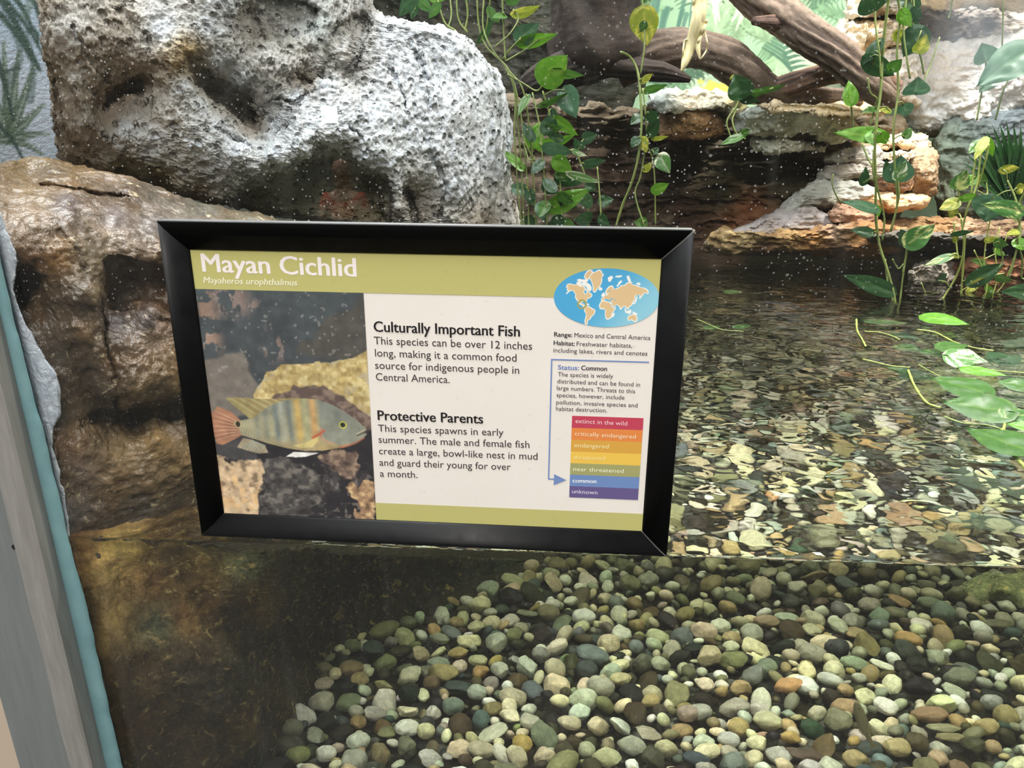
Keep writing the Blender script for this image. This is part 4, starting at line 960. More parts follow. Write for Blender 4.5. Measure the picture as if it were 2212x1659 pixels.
    q = uv(514, 916); cv.blend(np.clip((.0034-np.hypot(cv.U-q[0], cv.V-q[1]))/cv.du+.5, 0, 1), A(206, 190, 136)); cv.blend(np.clip((.0024-np.hypot(cv.U-q[0], (cv.V-q[1])*.8))/cv.du+.5, 0, 1), A(54, 52, 44))
    cv.C = np.clip(cv.C*(1+.16*cv.noise(140, 4, 97)[..., None])*.93+.055, 0, 1)
    pm = paint_mat('photo_print', .40, spec=.35)
    sub(cv.mesh('fish_photo', lambda u, v: sign_pt(u, v, PY-.00003), pm))
    # ---- world map
    q0, q1, q2, q3 = uv(1196.5, 645), uv(1424.5, 648), uv(1311, 579.5), uv(1316, 707)
    mc = np.array([(q0[0]+q1[0])/2, (q2[1]+q3[1])/2]); ra, rb = (q1[0]-q0[0])/2, (q2[1]-q3[1])/2
    mcv = Canvas(mc[0]-ra, mc[0]+ra, mc[1]-rb, mc[1]+rb, 250, 150, A(84, 172, 218))
    mcv.blend(smooth(mc[0]-ra*.3, mc[0]+ra, mcv.U-(mcv.V-mc[1])*.8), A(150, 208, 226))
    K = lambda pts: [uv(1150+x*.13562, 560+y*.13562) for x, y in pts]
    land = [[(905, 290), (960, 220), (1010, 205), (1050, 175), (1095, 190), (1110, 240), (1132, 242), (1105, 290), (1100, 360), (1080, 410), (1070, 440), (1030, 470), (1000, 515), (975, 510), (965, 420), (945, 350)],
            [(545, 440), (560, 405), (610, 395), (660, 410), (720, 405), (760, 430), (820, 435), (840, 475), (865, 480), (825, 500), (815, 530), (850, 560), (868, 540), (872, 510), (890, 490), (905, 530), (945, 565), (930, 600), (890, 622), (858, 650), (858, 685), (842, 668), (795, 668), (778, 690), (790, 720), (815, 712), (828, 745), (860, 765), (840, 770), (800, 740), (750, 705), (720, 660), (690, 610), (690, 560), (665, 510), (630, 490), (590, 505), (545, 545), (575, 505), (555, 480), (570, 460)],
            [(830, 280), (850, 230), (890, 185), (940, 180), (955, 215), (925, 260), (885, 320), (860, 315)], [(720, 330), (760, 320), (785, 350), (745, 350)], [(790, 330), (840, 330), (880, 340), (850, 360), (800, 355)], [(710, 370), (760, 370), (785, 410), (740, 430)], [(800, 375), (850, 380), (905, 400), (935, 460), (925, 495), (885, 470), (850, 420), (810, 410)],
            [(840, 770), (870, 750), (915, 760), (945, 785), (995, 820), (980, 870), (940, 910), (915, 950), (880, 975), (870, 1030), (848, 1035), (840, 980), (855, 920), (860, 870), (835, 820)],
            [(1065, 735), (1085, 700), (1110, 670), (1160, 665), (1190, 680), (1240, 690), (1265, 730), (1285, 780), (1320, 775), (1290, 830), (1265, 870), (1255, 920), (1215, 950), (1180, 945), (1165, 880), (1165, 830), (1150, 790), (1085, 785)],
            [(1100, 640), (1110, 620), (1135, 610), (1140, 580), (1180, 570), (1215, 545), (1170, 545), (1180, 495), (1225, 440), (1275, 430), (1290, 475), (1340, 470), (1400, 440), (1420, 420), (1450, 425), (1500, 390), (1545, 370), (1580, 375), (1575, 405), (1650, 420), (1720, 450), (1800, 470), (1838, 505), (1840, 545), (1800, 525), (1770, 545), (1740, 590), (1710, 620), (1720, 565), (1660, 565), (1630, 600), (1635, 640), (1590, 690), (1575, 735), (1545, 750), (1520, 790), (1490, 755), (1455, 740), (1425, 775), (1405, 790), (1385, 750), (1350, 720), (1310, 745), (1285, 755), (1265, 700), (1265, 670), (1220, 655), (1200, 640), (1150, 630), (1130, 655), (1105, 655)],
            [(1520, 940), (1540, 905), (1580, 890), (1605, 880), (1640, 885), (1665, 940), (1655, 985), (1620, 985), (1580, 960), (1530, 968)], [(1262, 910), (1300, 865), (1295, 900), (1275, 920)], [(1105, 580), (1130, 540), (1145, 565), (1125, 590)], [(1060, 480), (1085, 455), (1105, 475), (1085, 490)], [(1210, 300), (1250, 275), (1275, 285), (1250, 330), (1225, 350)], [(1350, 430), (1390, 365), (1420, 350), (1380, 400)], [(1510, 280), (1530, 270), (1560, 350), (1535, 340)], [(1660, 390), (1700, 380), (1710, 405)], [(1590, 700), (1640, 690), (1665, 600), (1650, 660), (1620, 705)], [(1475, 785), (1500, 850), (1485, 830)], [(1515, 830), (1560, 810), (1565, 850), (1530, 860)], [(1600, 840), (1660, 870), (1640, 880)], [(870, 710), (900, 725), (875, 720)], [(1330, 275), (1420, 265), (1370, 285)]]
    for q in land:
        mcv.poly(K(q), A(250, 244, 232), 1, .0004, 900)
        mcv.stroke(K(q+[q[0]]), .0005, .0005, A(252, 248, 240), 1, max(30, len(q)*6))
    for q in land[:1]+land[1:2]+land[2:3]+land[7:10]+land[10:11]: 
        m_ = mcv.soft(mcv.inside(K(q), .0004, 900), 1); mcv.blend(m_*smooth(.55, .95, m_), A(228, 196, 148))
    for q in ([(1140, 640), (1190, 630), (1250, 660), (1260, 680), (1200, 670)], [(1240, 625), (1280, 622), (1275, 645), (1245, 650)], [(1215, 500), (1240, 490), (1228, 525)], [(1310, 625), (1330, 640), (1325, 665)], [(1255, 700), (1275, 740), (1300, 770), (1290, 772), (1262, 730)]): mcv.poly(K(q), A(120, 186, 214), 1)
    q = uv(1150+790*.13562, 560+718*.13562); rr = np.hypot(mcv.U-q[0], mcv.V-q[1]); mcv.blend(np.clip(.5+(.0007-np.abs(rr-.0036))/mcv.du, 0, 1), A(168, 166, 92))
    keep = (((mcv.U-mc[0])/ra)**2+((mcv.V-mc[1])/rb)**2) <= 1.0
    # elliptical mesh: squash the dot grid into an ellipse so the outline is smooth
    gu = np.linspace(-1, 1, 250); gv = np.linspace(-1, 1, 150); GU, GV = np.meshgrid(gu, gv)
    eu = GU*np.sqrt(1-GV**2/2)*1.0; ev = GV*np.sqrt(1-GU**2/2)
    iu = np.clip(((eu+1)/2*249).round().astype(int), 0, 249); iv = np.clip(((ev+1)/2*149).round().astype(int), 0, 149)
    V = sign_pt((mc[0]+eu*ra).ravel(), (mc[1]+ev*rb).ravel(), PY-.00006)
    sub(make('world_map', V, quads(150, 250), pm, cols=lin(mcv.C[iv, iu].reshape(-1, 3))))
    # ---- status scale, line and arrow
    bl = inkmat('blue_ink', (122, 146, 196))
    tl, tr, bl_, br_ = uv(1237, 896), uv(1391, 905.4), uv(1228.5, 1072), uv(1377, 1082)
    u0, u1 = (tl[0]+bl_[0])/2, (tr[0]+br_[0])/2; v1, v0 = (tl[1]+tr[1])/2, (bl_[1]+br_[1])/2
    names = ['red', 'orange', 'amber', 'yellow', 'olive', 'blue', 'violet']
    for i, c_ in enumerate(((198, 72, 92), (232, 140, 74), (222, 168, 74), (242, 198, 88), (168, 166, 110), (116, 144, 194), (106, 94, 142))):
        a = v1+(v0-v1)*i/7; b_ = v1+(v0-v1)*(i+1)/7
        o = ink('scale_bar', [(u0, b_), (u1, b_), (u1, a), (u0, a)], inkmat('ink_'+names[i], c_)); o['label'] = names[i]+' bar of the status scale'
    t = .00065
    c0, c1, c2, c3 = uv(1193.6, 775.5), uv(1402, 783.7), uv(1183.3, 1034), uv(1197, 1035.5)
    lu, lt_, lb = (c0[0]+c2[0])/2, (c0[1]+c1[1])/2, (c2[1]+c3[1])/2
    ink('status_line', [(lu-t, lb-t), (c3[0], lb-t), (c3[0], lb+t), (lu+t, lb+t), (lu+t, lt_-t), (c1[0], lt_-t), (c1[0], lt_+t), (lu-t, lt_+t)], bl)
    a0, a1, a2 = uv(1196.9, 1024), uv(1196, 1048), uv(1223.5, 1037.3)
    ink('arrow', [(a1[0], a1[1]), (a2[0], (a0[1]+a1[1])/2), (a0[0], a0[1])], bl, 2)
    # ---- lettering: each line set between its measured ends
    K1, K2 = (62, 54, 56), (40, 36, 38)
    inks = {}
    def line(s, a, b, cap, col, bold=0., shear=0.):
        a = uv(*a); b = uv(*b); v, f = text_mesh(s, 1.0, 0., shear)
        if bold:                                          # heavier weight: the strokes are thickened sideways and a little upwards
            v, f = join_vf([(v+np.array([dx*bold, dy*bold, k*.0000125]), f) for k, (dx, dy) in enumerate(((-1, 0), (-.35, .3), (.35, -.3), (1, 0)))])
        x0, x1 = v[:, 0].min(), v[:, 0].max()
        ky = cap/.72; kx = (b[0]-a[0])/(x1-x0); t_ = (v[:, 0]-x0)/(x1-x0)
        P = sign_pt(a[0]+(v[:, 0]-x0)*kx, a[1]+(b[1]-a[1])*t_+v[:, 1]*ky, PY-.00012-v[:, 2])
        if col not in inks: inks[col] = mat('ink_text', L8(*col), .5, .3)
        sub(make('lettering', P, f, inks[col], smooth_=False))
    Wt, Cr = (250, 240, 236), (246, 242, 212)
    line('Mayan Cichlid', (437.5, 586.6), (771, 597.4), .0172, Wt, .022)
    line('Mayaheros urophthalmus', (439.5, 611.3), (643, 617), .0060, Cr, .014, .22)
    B, b_ = .0102, .0076
    line('Culturally Important Fish', (807.5, 716), (1123.3, 726.8), B, K2, .022)
    for s, p, q in (('This species can be over 12 inches', (808, 743.2), (1149.3, 755.5)), ('long, making it a common food', (810.4, 769.7), (1115.7, 781)), ('source for indigenous people in', (810.6, 796.3), (1121.4, 807.2)), ('Central America.', (812.3, 821.4), (971.4, 827.5)),
                    ('This species spawns in early', (817, 932), (1087.6, 941.5)), ('summer. The male and female fish', (818, 956.3), (1143.6, 967.6)), ('create a large, bowl-like nest in mud', (819, 980.8), (1161, 993)), ('and guard their young for over', (820, 1005.6), (1103, 1015.5)), ('a month.', (821, 1029.5), (902, 1032.4))):
        line(s, p, q, b_, K1)
    line('Protective Parents', (816, 906.8), (1044, 914.8), B, K2, .022)
    s_ = .0043
    line('Range:', (1196.8, 726.5), (1236, 728), s_, K2, .018); line('Mexico and Central America', (1240.6, 728.2), (1404.7, 734.3), s_, K1)
    line('Habitat:', (1195.8, 744.7), (1241.5, 746.9), s_, K2, .018); line('Freshwater habitats,', (1245.5, 747), (1365.4, 751), s_, K1)
    line('including lakes, rivers and cenotes', (1195, 760.7), (1398.2, 768.2), s_, K1)
    line('Status:', (1205, 797.7), (1250.6, 799.2), .0046, (112, 136, 196), .018); line('Common', (1255.2, 799.3), (1311.2, 801), .0046, K2, .018)
    for s, p, q in (('The species is widely', (1205, 812.9), (1324.4, 816.8)), ('distributed and can be found in', (1203.7, 827.5), (1382.4, 835.3)), ('large numbers. Threats to this', (1202.7, 842), (1371.8, 849.5)), ('species, however, include', (1202.3, 857.4), (1348.8, 863)), ('pollution, invasive species and', (1201.5, 872.8), (1377, 879.9)), ('habitat destruction.', (1201, 886.8), (1311.2, 890.8))):
        line(s, p, q, s_, K1)
    for s, p, q, c_, bo in (('extinct in the wild', (1243, 913.5), (1354.6, 919.3), (250, 214, 216), 0), ('critically endangered', (1241.5, 940.6), (1373.3, 947.8), (252, 226, 190), 0), ('endangered', (1240.5, 965.7), (1314.9, 968.8), (252, 236, 180), 0), ('threatened', (1239, 991.5), (1306.5, 994), (253, 232, 160), 0),
                            ('near threatened', (1238, 1017), (1347, 1021.7), (246, 246, 214), 0), ('common', (1236.6, 1042), (1288.4, 1043.7), (250, 250, 255), .02), ('unknown', (1235.7, 1065), (1290.5, 1068.2), (232, 224, 240), 0)):
        line(s, p, q, .0044, c_, bo)


build_sign()
# ---------------------------------------------------------------- river pebbles on the tank floor
PAL = {'cream': (226, 215, 184), 'pale grey': (188, 188, 174), 'grey-green': (134, 136, 114), 'blue-grey': (126, 136, 136), 'charcoal': (46, 45, 42), 'tan': (176, 156, 118), 'ochre': (190, 158, 104), 'brown': (104, 90, 68), 'white': (244, 240, 228), 'slate': (82, 90, 92), 'olive': (146, 140, 104), 'pinkish': (176, 158, 150), 'dark olive': (84, 78, 54)}
WTS = {'cream': 32, 'pale grey': 22, 'grey-green': 8, 'blue-grey': 5, 'charcoal': 13, 'dark olive': 10, 'tan': 11, 'ochre': 1.6, 'brown': 6, 'white': 15, 'slate': 7, 'olive': 7}


def pebble_material(per_object):
    m = mat('pebble' if per_object else 'pebble_mass', rough=.55, spec=.35); n = NB(m)
    if per_object:
        base = n.N.new('ShaderNodeObjectInfo').outputs['Color']; v = n.coord('Object'); k = 1.
    else:
        base = n.attr(); v = n.coord('Object'); k = 60.
    big = n.noise(v, 1.6*k, 5, .65, .4); fine = n.noise(v, 7*k, 4, .7)
    c = n.mix(1, base, n.ramp(big, [(.32, .72), (.66, 1.18)]), 'MULTIPLY')
    c = n.mix(1, c, n.ramp(fine, [(.3, .80), (.7, 1.15)]), 'MULTIPLY')
    silt = n.noise(v, 2.4*k, 6, .7, 1.2)
    c = n.mix(n.math('MULTIPLY', n.ramp(silt, [(.60, 0.), (.70, 1.)]), .55), c, L8(96, 82, 56))
    n.put(n.b.inputs['Base Color'], c)
    n.put(n.b.inputs['Normal'], n.bump(fine, .25, .10 if per_object else .002))
    return m


PEB_M, PEB_MASS = pebble_material(True), pebble_material(False)


def ico(sub):
    bm = bmesh.new(); bmesh.ops.create_icosphere(bm, subdivisions=sub, radius=1)
    v = np.array([x.co for x in bm.verts]); f = np.array([[x.index for x in q.verts] for q in bm.faces]); bm.free(); return v, f


def pebble_shape(v, seed, kind):
    rn = np.random.default_rng(seed); p = v.copy()
    if kind in ('blocky', 'flat', 'angular'):
        for k in range(9 if kind == 'angular' else 6):                   # worn facets
            d = rn.normal(size=3); d /= np.linalg.norm(d); h = rn.uniform(.58, .80)
            e = p@d-h; p = p-np.outer(np.where(e > 0, e*.82, 0), d)
    p = p*(1+.16*fbm(p*1.1+seed*3.1, 3, seed))[:, None]
    p = p*(1+.05*fbm(p*3.2+seed*1.7, 2, seed+3))[:, None]
    if kind == 'flat': p[:, 2] *= .75
    return p/np.abs(p).max(0)


def water_px(P):
    """picture position of points under water seen through the front glass"""
    P = np.atleast_2d(P); lo = np.zeros(len(P)); hi = np.ones(len(P))
    # the entry point lies on the line between the straight crossing and the foot of the point on the glass
    foot = P.copy(); foot[:, 1] = WY
    camf = CAM.copy(); camf[1] = WY
    r = foot-camf; R = np.linalg.norm(r, axis=1); a = WY-CAM[1]; b = P[:, 1]-WY
    for _ in range(40):
        t = (lo+hi)/2; x = t*R
        s1 = x/np.hypot(x, a); s2 = (R-x)/np.hypot(R-x, b)
        big = s1 > 1.33*s2; hi = np.where(big, t, hi); lo = np.where(big, lo, t)
    return project(camf+r*((lo+hi)/2)[:, None])


NOTABLE = [(831, 1379, 66, 38, -28, 'olive', 'oval'), (881, 1366, 34, 30, 0, 'grey-green', 'round'), (763, 1408, 36, 30, 0, 'grey-green', 'round'), (806, 1420, 62, 44, 30, 'slate', 'blocky'), (760, 1456, 50, 38, -10, 'tan', 'oval'), (725, 1464, 26, 30, 0, 'cream', 'oval'),
    (950, 1403, 62, 26, 42, 'pale grey', 'long'), (974, 1392, 56, 28, 40, 'blue-grey', 'oval'), (991, 1430, 46, 28, 0, 'tan', 'angular'), (1075, 1418, 54, 48, 30, 'pale grey', 'blocky'), (1110, 1398, 38, 34, 0, 'olive', 'blocky'), (1032, 1445, 48, 28, 32, 'cream', 'oval'), (958, 1470, 66, 40, 12, 'tan', 'blocky'), (1082, 1466, 46, 34, 22, 'pale grey', 'blocky'),
    (884, 1475, 40, 54, 70, 'cream', 'blocky'), (915, 1512, 62, 24, 82, 'cream', 'long'), (884, 1512, 46, 44, 0, 'charcoal', 'blocky'), (1031, 1512, 40, 44, 0, 'pale grey', 'round'), (992, 1497, 62, 42, 0, 'slate', 'flat'), (980, 1540, 46, 40, 0, 'blue-grey', 'round'), (937, 1551, 32, 40, 0, 'white', 'blocky'), (881, 1546, 48, 28, 18, 'cream', 'angular'), (881, 1586, 54, 40, -15, 'white', 'oval'), (921, 1592, 38, 38, 0, 'cream', 'round'),
    (774, 1566, 54, 32, 80, 'ochre', 'oval'), (700, 1528, 66, 50, 10, 'pale grey', 'blocky'), (752, 1527, 54, 44, 0, 'grey-green', 'blocky'), (681, 1595, 48, 38, 35, 'pale grey', 'blocky'), (632, 1580, 48, 44, 0, 'grey-green', 'round'), (775, 1608, 50, 40, -30, 'white', 'oval'), (1062, 1546, 48, 34, -20, 'tan', 'blocky'), (1103, 1562, 52, 36, 20, 'cream', 'blocky'), (1127, 1621, 52, 44, 50, 'ochre', 'angular'), (742, 1489, 62, 28, 12, 'charcoal', 'flat'),
    (645, 1635, 54, 40, 0, 'olive', 'round'), (706, 1632, 44, 40, 0, 'white', 'round'),
    (1624, 1374, 52, 42, 60, 'pale grey', 'oval'), (1960, 1396, 54, 34, 22, 'ochre', 'oval'), (1807, 1410, 52, 42, 8, 'slate', 'round'), (1673, 1440, 44, 38, 40, 'charcoal', 'flat'), (1737, 1500, 60, 40, 35, 'white', 'oval'), (1791, 1484, 54, 30, 30, 'white', 'oval'), (1844, 1447, 56, 34, 12, 'pale grey', 'oval'), (1910, 1542, 54, 36, 38, 'white', 'oval'), (1523, 1494, 44, 36, 35, 'cream', 'angular'), (1531, 1434, 64, 50, 70, 'cream', 'blocky'), (1590, 1431, 72, 50, 0, 'charcoal', 'flat'),
    (1708, 1611, 46, 32, -12, 'ochre', 'blocky'), (1738, 1644, 84, 40, 10, 'brown', 'flat'), (1636, 1621, 46, 36, 10, 'cream', 'blocky'), (1364, 1615, 60, 44, 22, 'pale grey', 'blocky'), (1486, 1553, 46, 40, 0, 'pinkish', 'round'), (1807, 1578, 62, 54, 40, 'olive', 'blocky'), (2055, 1470, 60, 58, 0, 'charcoal', 'flat'), (2005, 1562, 72, 40, 12, 'tan', 'oval'), (1985, 1502, 68, 44, -10, 'charcoal', 'blocky'), (2125, 1586, 52, 40, 0, 'tan', 'blocky'), (2050, 1602, 62, 30, 0, 'olive', 'flat'), (2140, 1534, 44, 36, 0, 'pale grey', 'round'), (1935, 1630, 44, 56, 70, 'tan', 'oval'),
    (1279, 1432, 68, 44, 4, 'blue-grey', 'oval'), (1266, 1463, 46, 42, 0, 'slate', 'round'), (1298, 1500, 60, 46, 20, 'pale grey', 'round'), (1103, 1324, 56, 40, 30, 'charcoal', 'angular'), (1184, 1350, 46, 40, 0, 'olive', 'oval'), (1140, 1350, 46, 22, 18, 'grey-green', 'flat'), (1310, 1640, 60, 46, 20, 'cream', 'blocky'), (1230, 1570, 50, 32, 0, 'cream', 'oval'), (1340, 1480, 30, 44, 60, 'cream', 'long'), (1420, 1380, 48, 34, 20, 'cream', 'oval'), (1480, 1330, 44, 32, -20, 'tan', 'oval'), (1700, 1335, 50, 30, 6, 'pale grey', 'flat'), (1810, 1360, 56, 30, 50, 'pale grey', 'long'), (1590, 1300, 44, 30, 20, 'grey-green', 'oval'), (2010, 1320, 54, 34, 15, 'grey-green', 'oval'), (2150, 1360, 60, 30, 10, 'grey-green', 'flat'),
    (1400, 1260, 46, 34, -20, 'pale grey', 'oval'), (1360, 1270, 44, 40, 0, 'olive', 'round')]
SEEN_THROUGH_SURFACE = [(1672, 1088, 58, 36, 10, 'ochre', 'blocky'), (2128, 1034, 56, 46, 10, 'cream', 'blocky'), (1640, 1180, 60, 44, 30, 'cream', 'oval'), (1500, 1160, 50, 36, 0, 'pale grey', 'oval'), (1790, 1130, 60, 40, 20, 'tan', 'blocky'), (1880, 1205, 54, 30, 0, 'cream', 'oval'), (1990, 1150, 64, 34, 10, 'grey-green', 'flat'), (2060, 1190, 60, 40, 30, 'brown', 'blocky'), (2160, 1130, 50, 34, -20, 'pale grey', 'oval'), (2180, 1190, 60, 30, 20, 'white', 'oval'), (1560, 1030, 56, 40, 0, 'olive', 'blocky'), (1740, 975, 60, 40, 0, 'cream', 'blocky'), (1620, 930, 50, 30, 0, 'tan', 'oval'), (1865, 870, 46, 24, 20, 'ochre', 'flat'), (1500, 960, 50, 40, 0, 'cream', 'blocky'), (1850, 1010, 46, 24, 15, 'white', 'flat'), (2000, 1030, 60, 44, 0, 'grey-green', 'oval')]


def scatter_pebbles():
    rn = random.Random(7); rs = np.random.default_rng(7)
    items = []                                            # x, y, z, (a, b, c), yaw, tilt, colour, shape, group key
    def add_px(fn, row, where):
        px, py, ln, wd, ang, col, shp = row
        zb = -.444
        p = fn([(px, py)], Z=zb)[0]; q = fn([(px+6, py)], Z=zb)[0]; s = np.linalg.norm(q-p)/6.
        a = math.radians(ang); d = fn([(px+6*math.cos(a), py+6*math.sin(a)*.7)], Z=zb)[0]-p
        L_, Wd = max(ln, wd)*s*.54, min(ln, wd)*s*.56
        if wd > ln: d = np.array([-d[1], d[0], 0])
        th = Wd*(.55 if shp == 'flat' else .85)
        items.append([p[0], p[1], float(bed_z([p[0]], [p[1]])[0])+th*.55+.007, (L_, Wd, th), math.atan2(d[1], d[0]), rn.uniform(-.25, .25), col, shp, where, (px, py)])
    for r in NOTABLE: add_px(under, r, 'front')
    for r in SEEN_THROUGH_SURFACE: add_px(through, r, 'top')
    names, wts = list(WTS), list(WTS.values())
    # left edge of the pebble bed follows the foot of the sunken rock
    foot = under([(560, 1790), (588, 1659), (625, 1590), (655, 1530), (700, 1440), (745, 1396), (800, 1378), (900, 1362), (1000, 1315), (1060, 1290), (1130, 1248), (1180, 1222)], Z=-.445)
    fy, fx = foot[:, 1], foot[:, 0]
    def left(y): return np.interp(y, fy, fx)-(.0 if y < fy[-1] else -.05*(y-fy[-1]))
    cell = {}
    def free(x, y, r, k):
        i, j = int(x//.03), int(y//.03)
        for a in range(i-2, i+3):
            for b in range(j-2, j+3):
                for (x2, y2, r2) in cell.get((a, b), ()):
                    if (x-x2)**2+(y-y2)**2 < (k*(r+r2))**2: return False
        return True
    def put(x, y, r): cell.setdefault((int(x//.03), int(y//.03)), []).append((x, y, r))
    for it in items: put(it[0], it[1], (it[3][0]+it[3][1])/2)
    shapes = ['round', 'oval', 'blocky', 'flat', 'long', 'angular']
    for size, tries in ((.0205, 700), (.0175, 2600), (.0140, 7000), (.0105, 15000), (.008, 12000)):
        for _ in range(tries):
            y = .10+2.0*rn.random()**1.35; xl = left(y)+.004; xr = .62+.75*y
            x = rn.uniform(xl, xr); s = size*rn.uniform(.86, 1.15)
            if not free(x, y, s, .88): continue
            shp = rn.choices(shapes, (12, 22, 30, 12, 9, 18))[0]
            el = {'round': 1.05, 'oval': 1.28, 'blocky': 1.15, 'flat': 1.25, 'long': 1.6, 'angular': 1.15}[shp]
            a = s*el**.6; b = s/el**.5; c = b*{'flat': .5}.get(shp, rn.uniform(.7, .95))
            put(x, y, s)
            items.append([x, y, float(bed_z([x], [y])[0])+c*.45+rn.uniform(-.005, .011), (a, b, c), rn.uniform(0, 6.28), rn.uniform(-.8, .8), rn.choices(names, wts)[0], shp, 'front', None])
    # picture positions and sizes; the 300 that show largest become objects of their own
    P = np.array([i[:3] for i in items]); px = water_px(P)
    dist = np.linalg.norm(P-CAM, axis=1); size = np.array([i[3][0]+i[3][1] for i in items])/dist
    vis = (px[:, 0] > -20) & (px[:, 0] < W+20) & (px[:, 1] < H+16) & (px[:, 1] > 1205)
    order = np.argsort(-(size*vis+np.array([.05 if i[9] is not None else 0 for i in items])))
    pick = set(order[:300].tolist())
    proto = {}
    v3, f3 = ico(4); v2, f2 = ico(2)
    kinds = {'round': 'round', 'oval': 'round', 'long': 'round', 'blocky': 'blocky', 'flat': 'flat', 'angular': 'angular'}
    lib = {k: [pebble_shape(v2, 10*i+len(k), kinds[k]) for i in range(5)] for k in kinds}
    meshes = {}
    for k in kinds:
        for i in range(4):
            me = bpy.data.meshes.new('pebble'); p = pebble_shape(v3, 7*i+3*len(k)+1, kinds[k])
            me.from_pydata(p.tolist(), [], f3.tolist()); me.polygons.foreach_set('use_smooth', np.full(len(f3), True)); me.materials.append(PEB_M); meshes.setdefault(k, []).append(me)
    solo = []
    MV, MF, MC = [], [], []; off = 0
    for idx, it in enumerate(items):
        x, y, z, (a, b, c), yaw, tilt, col, shp, where, pp = it
        R = np.array((Matrix.Rotation(yaw, 3, 'Z') @ Matrix.Rotation(tilt, 3, 'Y') @ Matrix.Rotation(tilt*.6, 3, 'X')))
        far_shade = smooth(.50, 1.45, y)*.80  # shade over the far bed, put into the pebbles' colour with distance
        rgb = np.clip(np.array(PAL[col])*rn.uniform(.88, 1.12)+rs.normal(0, 5, 3), 8, 248)/255.*(1-far_shade)+np.array([70, 64, 46])/255.*far_shade
        if idx in pick:
            if not proto:
                o = bpy.data.objects.new('pebble', meshes[shp][idx % 4]); proto['o'] = o
            else:
                o = proto['o'].copy(); o.data = meshes[shp][idx % 4]
            COL.objects.link(o)
            o.location = (x, y, z); o.rotation_mode = 'QUATERNION'; o.rotation_quaternion = Matrix(R.tolist()).to_quaternion(); o.scale = (a, b, c)
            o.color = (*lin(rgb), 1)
            q = pp if pp is not None else tuple(px[idx])
            solo.append((o, q, col, shp, (a+b), where))
        else:
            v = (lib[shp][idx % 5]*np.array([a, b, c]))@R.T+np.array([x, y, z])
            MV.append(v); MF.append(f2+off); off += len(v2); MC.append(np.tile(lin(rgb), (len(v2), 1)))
    # second layer filling the gaps below
    for k in range(3600):
        y = .05+2.15*rn.random(); x = rn.uniform(left(y)-.01, .64+.75*y); s = rn.uniform(.009, .014)
        v = lib['blocky'][k % 5]*np.array([s*1.2, s, s*.8])
        th = rn.uniform(0, 6.28); ct, st = math.cos(th), math.sin(th)
        v = np.stack([v[:, 0]*ct-v[:, 1]*st+x, v[:, 0]*st+v[:, 1]*ct+y, v[:, 2]+float(bed_z([x], [y])[0])-.010], -1)
        MV.append(v); MF.append(f2+off); off += len(v2); MC.append(np.tile(lin(np.array(PAL[rn.choices(names, wts)[0]])/255.*.42*(1-.6*smooth(.5, 1.45, y))), (len(v2), 1)))  # colours darkened: shade in the gaps and over the far bed
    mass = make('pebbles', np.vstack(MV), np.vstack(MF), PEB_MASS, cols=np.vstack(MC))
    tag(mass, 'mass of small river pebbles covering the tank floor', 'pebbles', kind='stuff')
    label_pebbles(solo)
    return solo


def label_pebbles(solo):
    def zone(q, where):
        x, y = q
        if where == 'top':
            return 'seen through the water surface, '+('right of the sign' if x < 1700 else 'left of the floating leaves' if x < 1960 else 'below the floating leaves')
        c = 'beside the sunken rock' if x < 700 else 'below the sign\'s left half' if x < 900 else 'below the sign\'s middle' if x < 1130 else 'below the sign\'s right half' if x < 1440 else 'below the open water right of the sign' if x < 1800 else 'left of the right edge' if x < 2060 else 'by the right edge'
        r = 'at the bottom edge' if y > 1605 else 'in the lower rows' if y > 1500 else 'halfway down' if y > 1380 else 'near the waterline'
        return c+', '+r
    shape = {'round': 'round', 'oval': 'oval', 'blocky': 'blocky', 'flat': 'flat', 'long': 'elongated', 'angular': 'angular'}
    med = sorted(s[4] for s in solo)[len(solo)//2]
    rec = []
    for o, q, col, shp, s, where in solo:
        sz = 'large ' if s > med*1.15 else 'small ' if s < med*.88 else ''
        rec.append([o, q, f'{sz}{col} {shape[shp]} pebble', zone(q, where), col])
    lab = [r[2]+' '+r[3] for r in rec]
    pts = np.array([r[1] for r in rec])
    from collections import Counter, defaultdict
    cnt = Counter(lab)
    for i, r in enumerate(rec):                                        # add what lies next to it
        if cnt[lab[i]] > 1:
            d = pts-pts[i]; dd = np.hypot(d[:, 0], d[:, 1]*1.3); dd[i] = 1e9; j = int(dd.argmin())
            dx, dy = d[j]; side = ('right' if dx > 0 else 'left') if abs(dx) > abs(dy) else ('lower side' if dy > 0 else 'upper side')
            r[3] = r[3]+f', {rec[j][4]} pebble on its {side}'
    lab = [r[2]+' '+r[3] for r in rec]
    by = defaultdict(list)
    for i, l in enumerate(lab): by[l].append(i)
    for l, ids in by.items():
        if len(ids) > 1:
            ids.sort(key=lambda i: pts[i][0]); nm = ['leftmost', 'second', 'third', 'fourth', 'fifth']
            for k, i in enumerate(ids): lab[i] = ('leftmost ' if k == 0 else 'rightmost ' if k == len(ids)-1 else nm[k]+' ')+lab[i]
    for r, l in zip(rec, lab):
        w = l.split(); tag(r[0], ' '.join(w[:16]), 'pebble', 'river pebbles on the tank floor')


scatter_pebbles()
# ---------------------------------------------------------------- driftwood
def bark_mat(name, a, b, rough=.75):
    m = mat(name, rough=rough, spec=.3); n = NB(m); n.put(n.b.inputs['Base Color'], n.mix(1, n.attr(), n.ramp(n.noise(n.coord(), 70, 5, .65), [(.3, .7), (.7, 1.25)]), 'MULTIPLY'))
    n.put(n.b.inputs['Normal'], n.bump(n.noise(n.coord(), 120, 5, .6), .5, .004)); return m


BARK = bark_mat('driftwood_bark', 0, 0)


